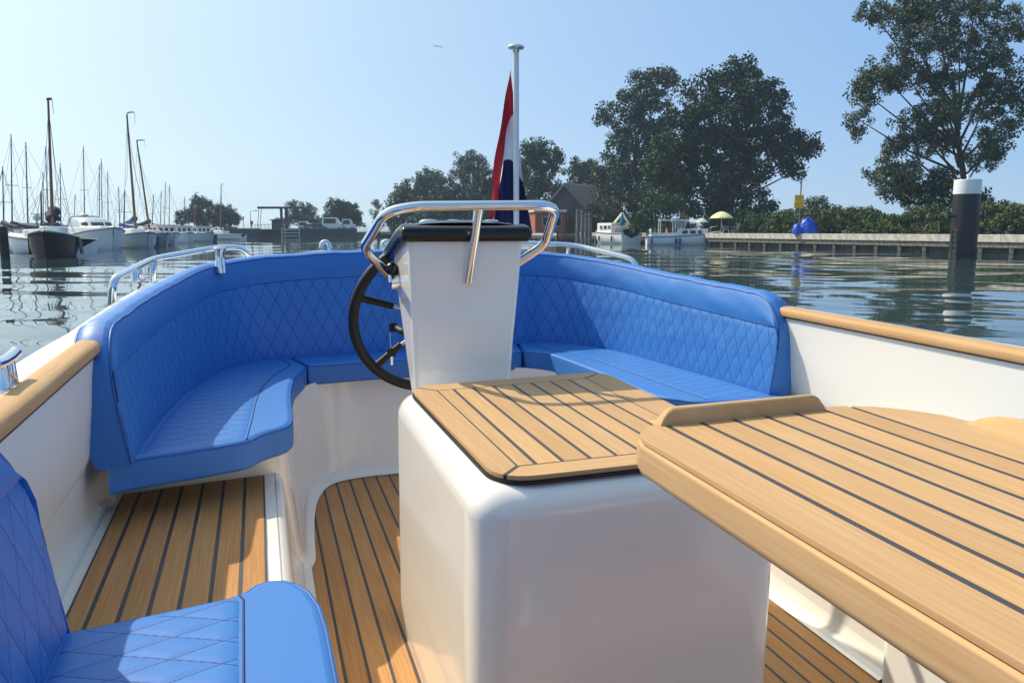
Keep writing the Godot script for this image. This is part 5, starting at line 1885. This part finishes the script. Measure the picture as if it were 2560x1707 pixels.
		part("roof", prism(softened(PackedVector2Array([Vector2(-1.2, 2.4), Vector2(1.2, 2.4), Vector2(1.05, -1.8), Vector2(-1.05, -1.8)]), 0.2), 2.0, 2.07, 0.02), M.cream_paint, k)
	mooring_post(12, 44.0, 566, 0.22, "thick dark timber mooring post before the white cabin boat", M.wet_wood)
	# radar dish on a pole among the masts
	var rd := thing("radar_pole", "grey pole carrying a round radar dome among the masts", "radar", "", place(ashore(97, 60.0)))
	part("pole", rod(Vector3(0, -1, 0), Vector3(0, 2.2, 0), 0.05, 8), M.grey_steel, rd)
	part("dome", lathe_at([[0.0, 0.28], [0.16, 0.25], [0.24, 0.1], [0.24, -0.1], [0.16, -0.2], [0.0, -0.22]], Vector3(0, 2.4, 0)), M.plastic_white, rd)
	# gull
	var g := thing("gull", "small gull gliding high in the clear sky", "bird", "", place(spot(1093, 118, 60.0), 0.3))
	var wing := []
	for i in 11:
		var u := i / 10.0 * 2 - 1
		var w := 0.10 * (1 - 0.75 * absf(u))
		var y := 0.10 * (1.0 - pow(absf(absf(u) - 0.35) * 1.7, 2.0))
		wing.append(PackedVector3Array([Vector3(u * 0.42, y, -w + 0.05 * absf(u)), Vector3(u * 0.42, y + 0.008, 0.02), Vector3(u * 0.42, y, w * 0.6 + 0.05 * absf(u)), Vector3(u * 0.42, y - 0.012, 0.02)]))
	part("wing", sheet(wing, true), M.grey_spar, g)
	part("body", moved(lathe([[0.0, 0.24], [0.03, 0.2], [0.055, 0.08], [0.05, -0.08], [0.02, -0.2], [0.0, -0.24]], 8), Transform3D(Basis(Vector3.RIGHT, PI / 2), Vector3(0, 0.08, 0))), M.plastic_white, g)


func build_far_shore() -> void:
	var d := 163.0
	var s := d / LENS
	var wall := thing("stone_wall", "long dark retaining wall of the far quay at the water's edge", "quay wall")
	var pxs := [560, 640, 652, 695, 750, 770, 830, 893]
	for i in pxs.size() - 1:
		if i == 2:
			continue
		part("wall_panel", prism(flat([ashore(pxs[i], d), ashore(pxs[i + 1] - 0.3, d), ashore(pxs[i + 1] - 0.3, d + 1.4), ashore(pxs[i], d + 1.4)]), -1.0, 1.78, 0.05, 1), M.quay_wall, wall)
		part("coping", prism(flat([ashore(pxs[i], d - 0.15), ashore(pxs[i + 1] - 0.3, d - 0.15), ashore(pxs[i + 1] - 0.3, d + 1.5), ashore(pxs[i], d + 1.5)]), 1.78, 1.95, 0.03, 1), M.old_concrete, wall)
	part("lock_opening", prism(flat([ashore(650, d + 4.0), ashore(697, d + 4.0), ashore(697, d + 4.4), ashore(650, d + 4.4)]), -1.0, 1.2), M.old_concrete, wall)
	# lift bridge: portal, tower, balance beam and deck
	var at := ashore(703, d - 0.6, 1.6)
	var b := thing("lift_bridge", "dark steel lift bridge with a flat balance beam over the lock mouth", "bridge", "", place(at, YAW))
	var up := (577.0 - 523.0) * s + EYE - 1.6
	part("balance_beam", box(Vector3(-4.5, up, -0.9), Vector3(4.6, up + 0.42, 0.5), 0.05), M.dark_steel, b)
	for e in [[0.0, 0.22], [1.0, 0.28]]:
		part("tower_leg", box(Vector3(e[0] - e[1], -0.4, -0.6), Vector3(e[0] + e[1], up, -0.1), 0.03), M.dark_steel, b)
	for x in [-4.4, -3.9]:
		part("hanger", rod(Vector3(x, up, -0.2), Vector3(x - 0.45, 0.2, -0.2), 0.06, 6), M.grey_steel, b)
	part("hanger", rod(Vector3(4.3, up, -0.2), Vector3(4.6, 0.2, -0.2), 0.05, 6), M.grey_steel, b)
	part("bridge_deck", box(Vector3(-5.2, -0.1, -2.5), Vector3(0.5, 0.2, 0.4), 0.03), M.dark_steel, b)
	for k in 9:
		part("baluster", rod(Vector3(-5.1 + k * 0.66, 0.2, 0.3), Vector3(-5.1 + k * 0.66, 1.1, 0.3), 0.035, 5), M.grey_steel, b)
	part("handrail", rod(Vector3(-5.2, 1.1, 0.3), Vector3(0.4, 1.1, 0.3), 0.045, 5), M.grey_steel, b)
	part("control_cabin", box(Vector3(-2.4, 0.2, -3.4), Vector3(-0.6, 2.0, -1.6), 0.05), M.dark_steel, b)
	part("cabin_roof", box(Vector3(-2.8, 2.0, -3.7), Vector3(-0.3, 2.15, -1.3), 0.03), M.dark_steel, b)
	# white guide fenders by the lock mouth
	var gf := thing("guide_fender", "pale timber guide fender with three rails beside the lift bridge", "fender", "", place(ashore(728, d - 1.5), YAW))
	for k in 3:
		part("rail", box(Vector3(-1.9, 0.35 + 0.62 * k, 0.0), Vector3(1.6, 0.55 + 0.62 * k, 0.14), 0.02), M.concrete, gf)
	for x in [-1.9, -1.3, 1.6]:
		part("post", box(Vector3(x - 0.1, -1.0, -0.16), Vector3(x + 0.1, 2.1, 0.0), 0.02), M.concrete, gf)
	# signal lights and lamp posts on the far quay
	for q in [[629, 558, "red signal lamp on a white post left of the lift bridge".replace("left of", "before"), 0.42], [718, 557, "red signal lamp on a grey post beyond the bridge tower", 0.30]]:
		var sg := thing("signal_lamp", q[2], "signal", "lock signals", place(ashore(q[0], d - 0.4, 1.9), YAW))
		part("post", rod(Vector3(0, -0.2, 0), Vector3(0, 1.0, 0), 0.10, 6), M.plastic_white, sg)
		part("lamp_housing", box(Vector3(-0.26, 0.75, -0.1), Vector3(0.26, 1.55, 0.2), 0.05), M.signal_red, sg)
	var posts := [[627, 529, 1, "bent arm lamp post before the bridge on the far quay"], [609, 545, 0, "short plain lamp post between the broad tree and the bridge"], [530, 553, 0, "short lamp post at the start of the stone wall"]]
	for q in posts:
		var lp := thing("quay_lamp", q[3], "street lamp", "lamp posts on the far quay", place(ashore(q[0], d + 3.0, 1.6), YAW))
		var hh: float = (577.0 - q[1]) * s + EYE - 1.6
		part("pole", rod(Vector3.ZERO, Vector3(0, hh, 0), 0.06, 6), M.grey_steel, lp)
		if q[2] == 1:
			part("arm", rod(Vector3(0, hh, 0), Vector3(1.1, hh + 0.25, 0), 0.04, 6), M.grey_steel, lp)
		part("lamp_head", box(Vector3(0.9 if q[2] == 1 else -0.2, hh + 0.1, -0.12), Vector3(1.4 if q[2] == 1 else 0.2, hh + 0.3, 0.12), 0.04), M.grey_steel, lp)
	# parked vehicles behind the wall
	for q in [[763, 1.75, "white", "white parked van nearest the lift bridge on the far quay"], [778, 1.35, "white", "low white parked car beside the van on the far quay"], [800, 1.4, "grey", "grey parked car in the middle of the far quay"], [834, 2.5, "white", "long white camper parked under the domed tree"], [872, 2.2, "white", "tall pale van parked at the end of the stone wall"]]:
		var long: float = 4.6 if q[1] > 2.4 else (2.6 if q[0] > 860 or q[0] < 770 else 3.4)
		vehicle(q[0], d + 4.5, q[1], long, M.white_paint if q[2] == "white" else M.grey_spar, q[3])
	# moored work boats and piles where the banks meet
	for q in [[946, 172.0, 567, "dark mooring post where the far banks meet"], [985, 170.0, 562, "tall dark mooring post near the work barge"], [1002, 190.0, 565, "thin dark mooring post behind the work barge"]]:
		mooring_post(q[0], q[1], q[2], 0.32, q[3], M.wet_wood)
	var wb := thing("work_barge", "low dark work barge with a red cabin moored beneath the dense trees", "boat", "", place(ashore(968, 176.0), 1.1))
	var hb := hull(9.0, 2.8, 0.8, 1.0, 0.95)
	part("hull", hb[0], M.black_paint, wb)
	part("deck", hb[1], M.grey_spar, wb)
	part("strake", hb[2], M.dark_steel, wb)
	part("cabin", box(Vector3(-1.0, 0.85, 1.0), Vector3(1.0, 2.2, 3.6), 0.06), M.brick_red, wb)


func vehicle(px: float, depth: float, h: float, l: float, m: Material, label: String) -> void:
	var v := thing("parked_vehicle", label, "vehicle", "vehicles parked on the far quay", place(ashore(px, depth, 1.6), YAW))
	var low := h * 0.5
	var body := softened(PackedVector2Array([Vector2(-l / 2, 0.35), Vector2(l / 2, 0.35), Vector2(l / 2, low), Vector2(l * 0.3, low + 0.1), Vector2(l * 0.16, h), Vector2(-l * 0.46, h), Vector2(-l / 2, low + 0.1)]), 0.16, 3)
	var lay := Transform3D(Basis(Vector3(1, 0, 0), Vector3(0, 0, 1), Vector3(0, 1, 0)), Vector3.ZERO)
	var bd := part("body", moved(prism(body, -0.85, 0.85, 0.08, 3, 0.08), lay), m, v)
	part("window", box(Vector3(-l * 0.40, low + 0.1, 0.83), Vector3(l * 0.14, h - 0.16, 0.87), 0.02), M.window_glass, bd)
	for x in [-l * 0.3, l * 0.3]:
		part("wheel", moved(lathe([[0.0, 0.1], [0.2, 0.1], [0.32, 0.08], [0.32, -0.08], [0.0, -0.1]], 14), Transform3D(Basis(Vector3.RIGHT, PI / 2), Vector3(x, 0.32, 0.78))), M.tyre, v)
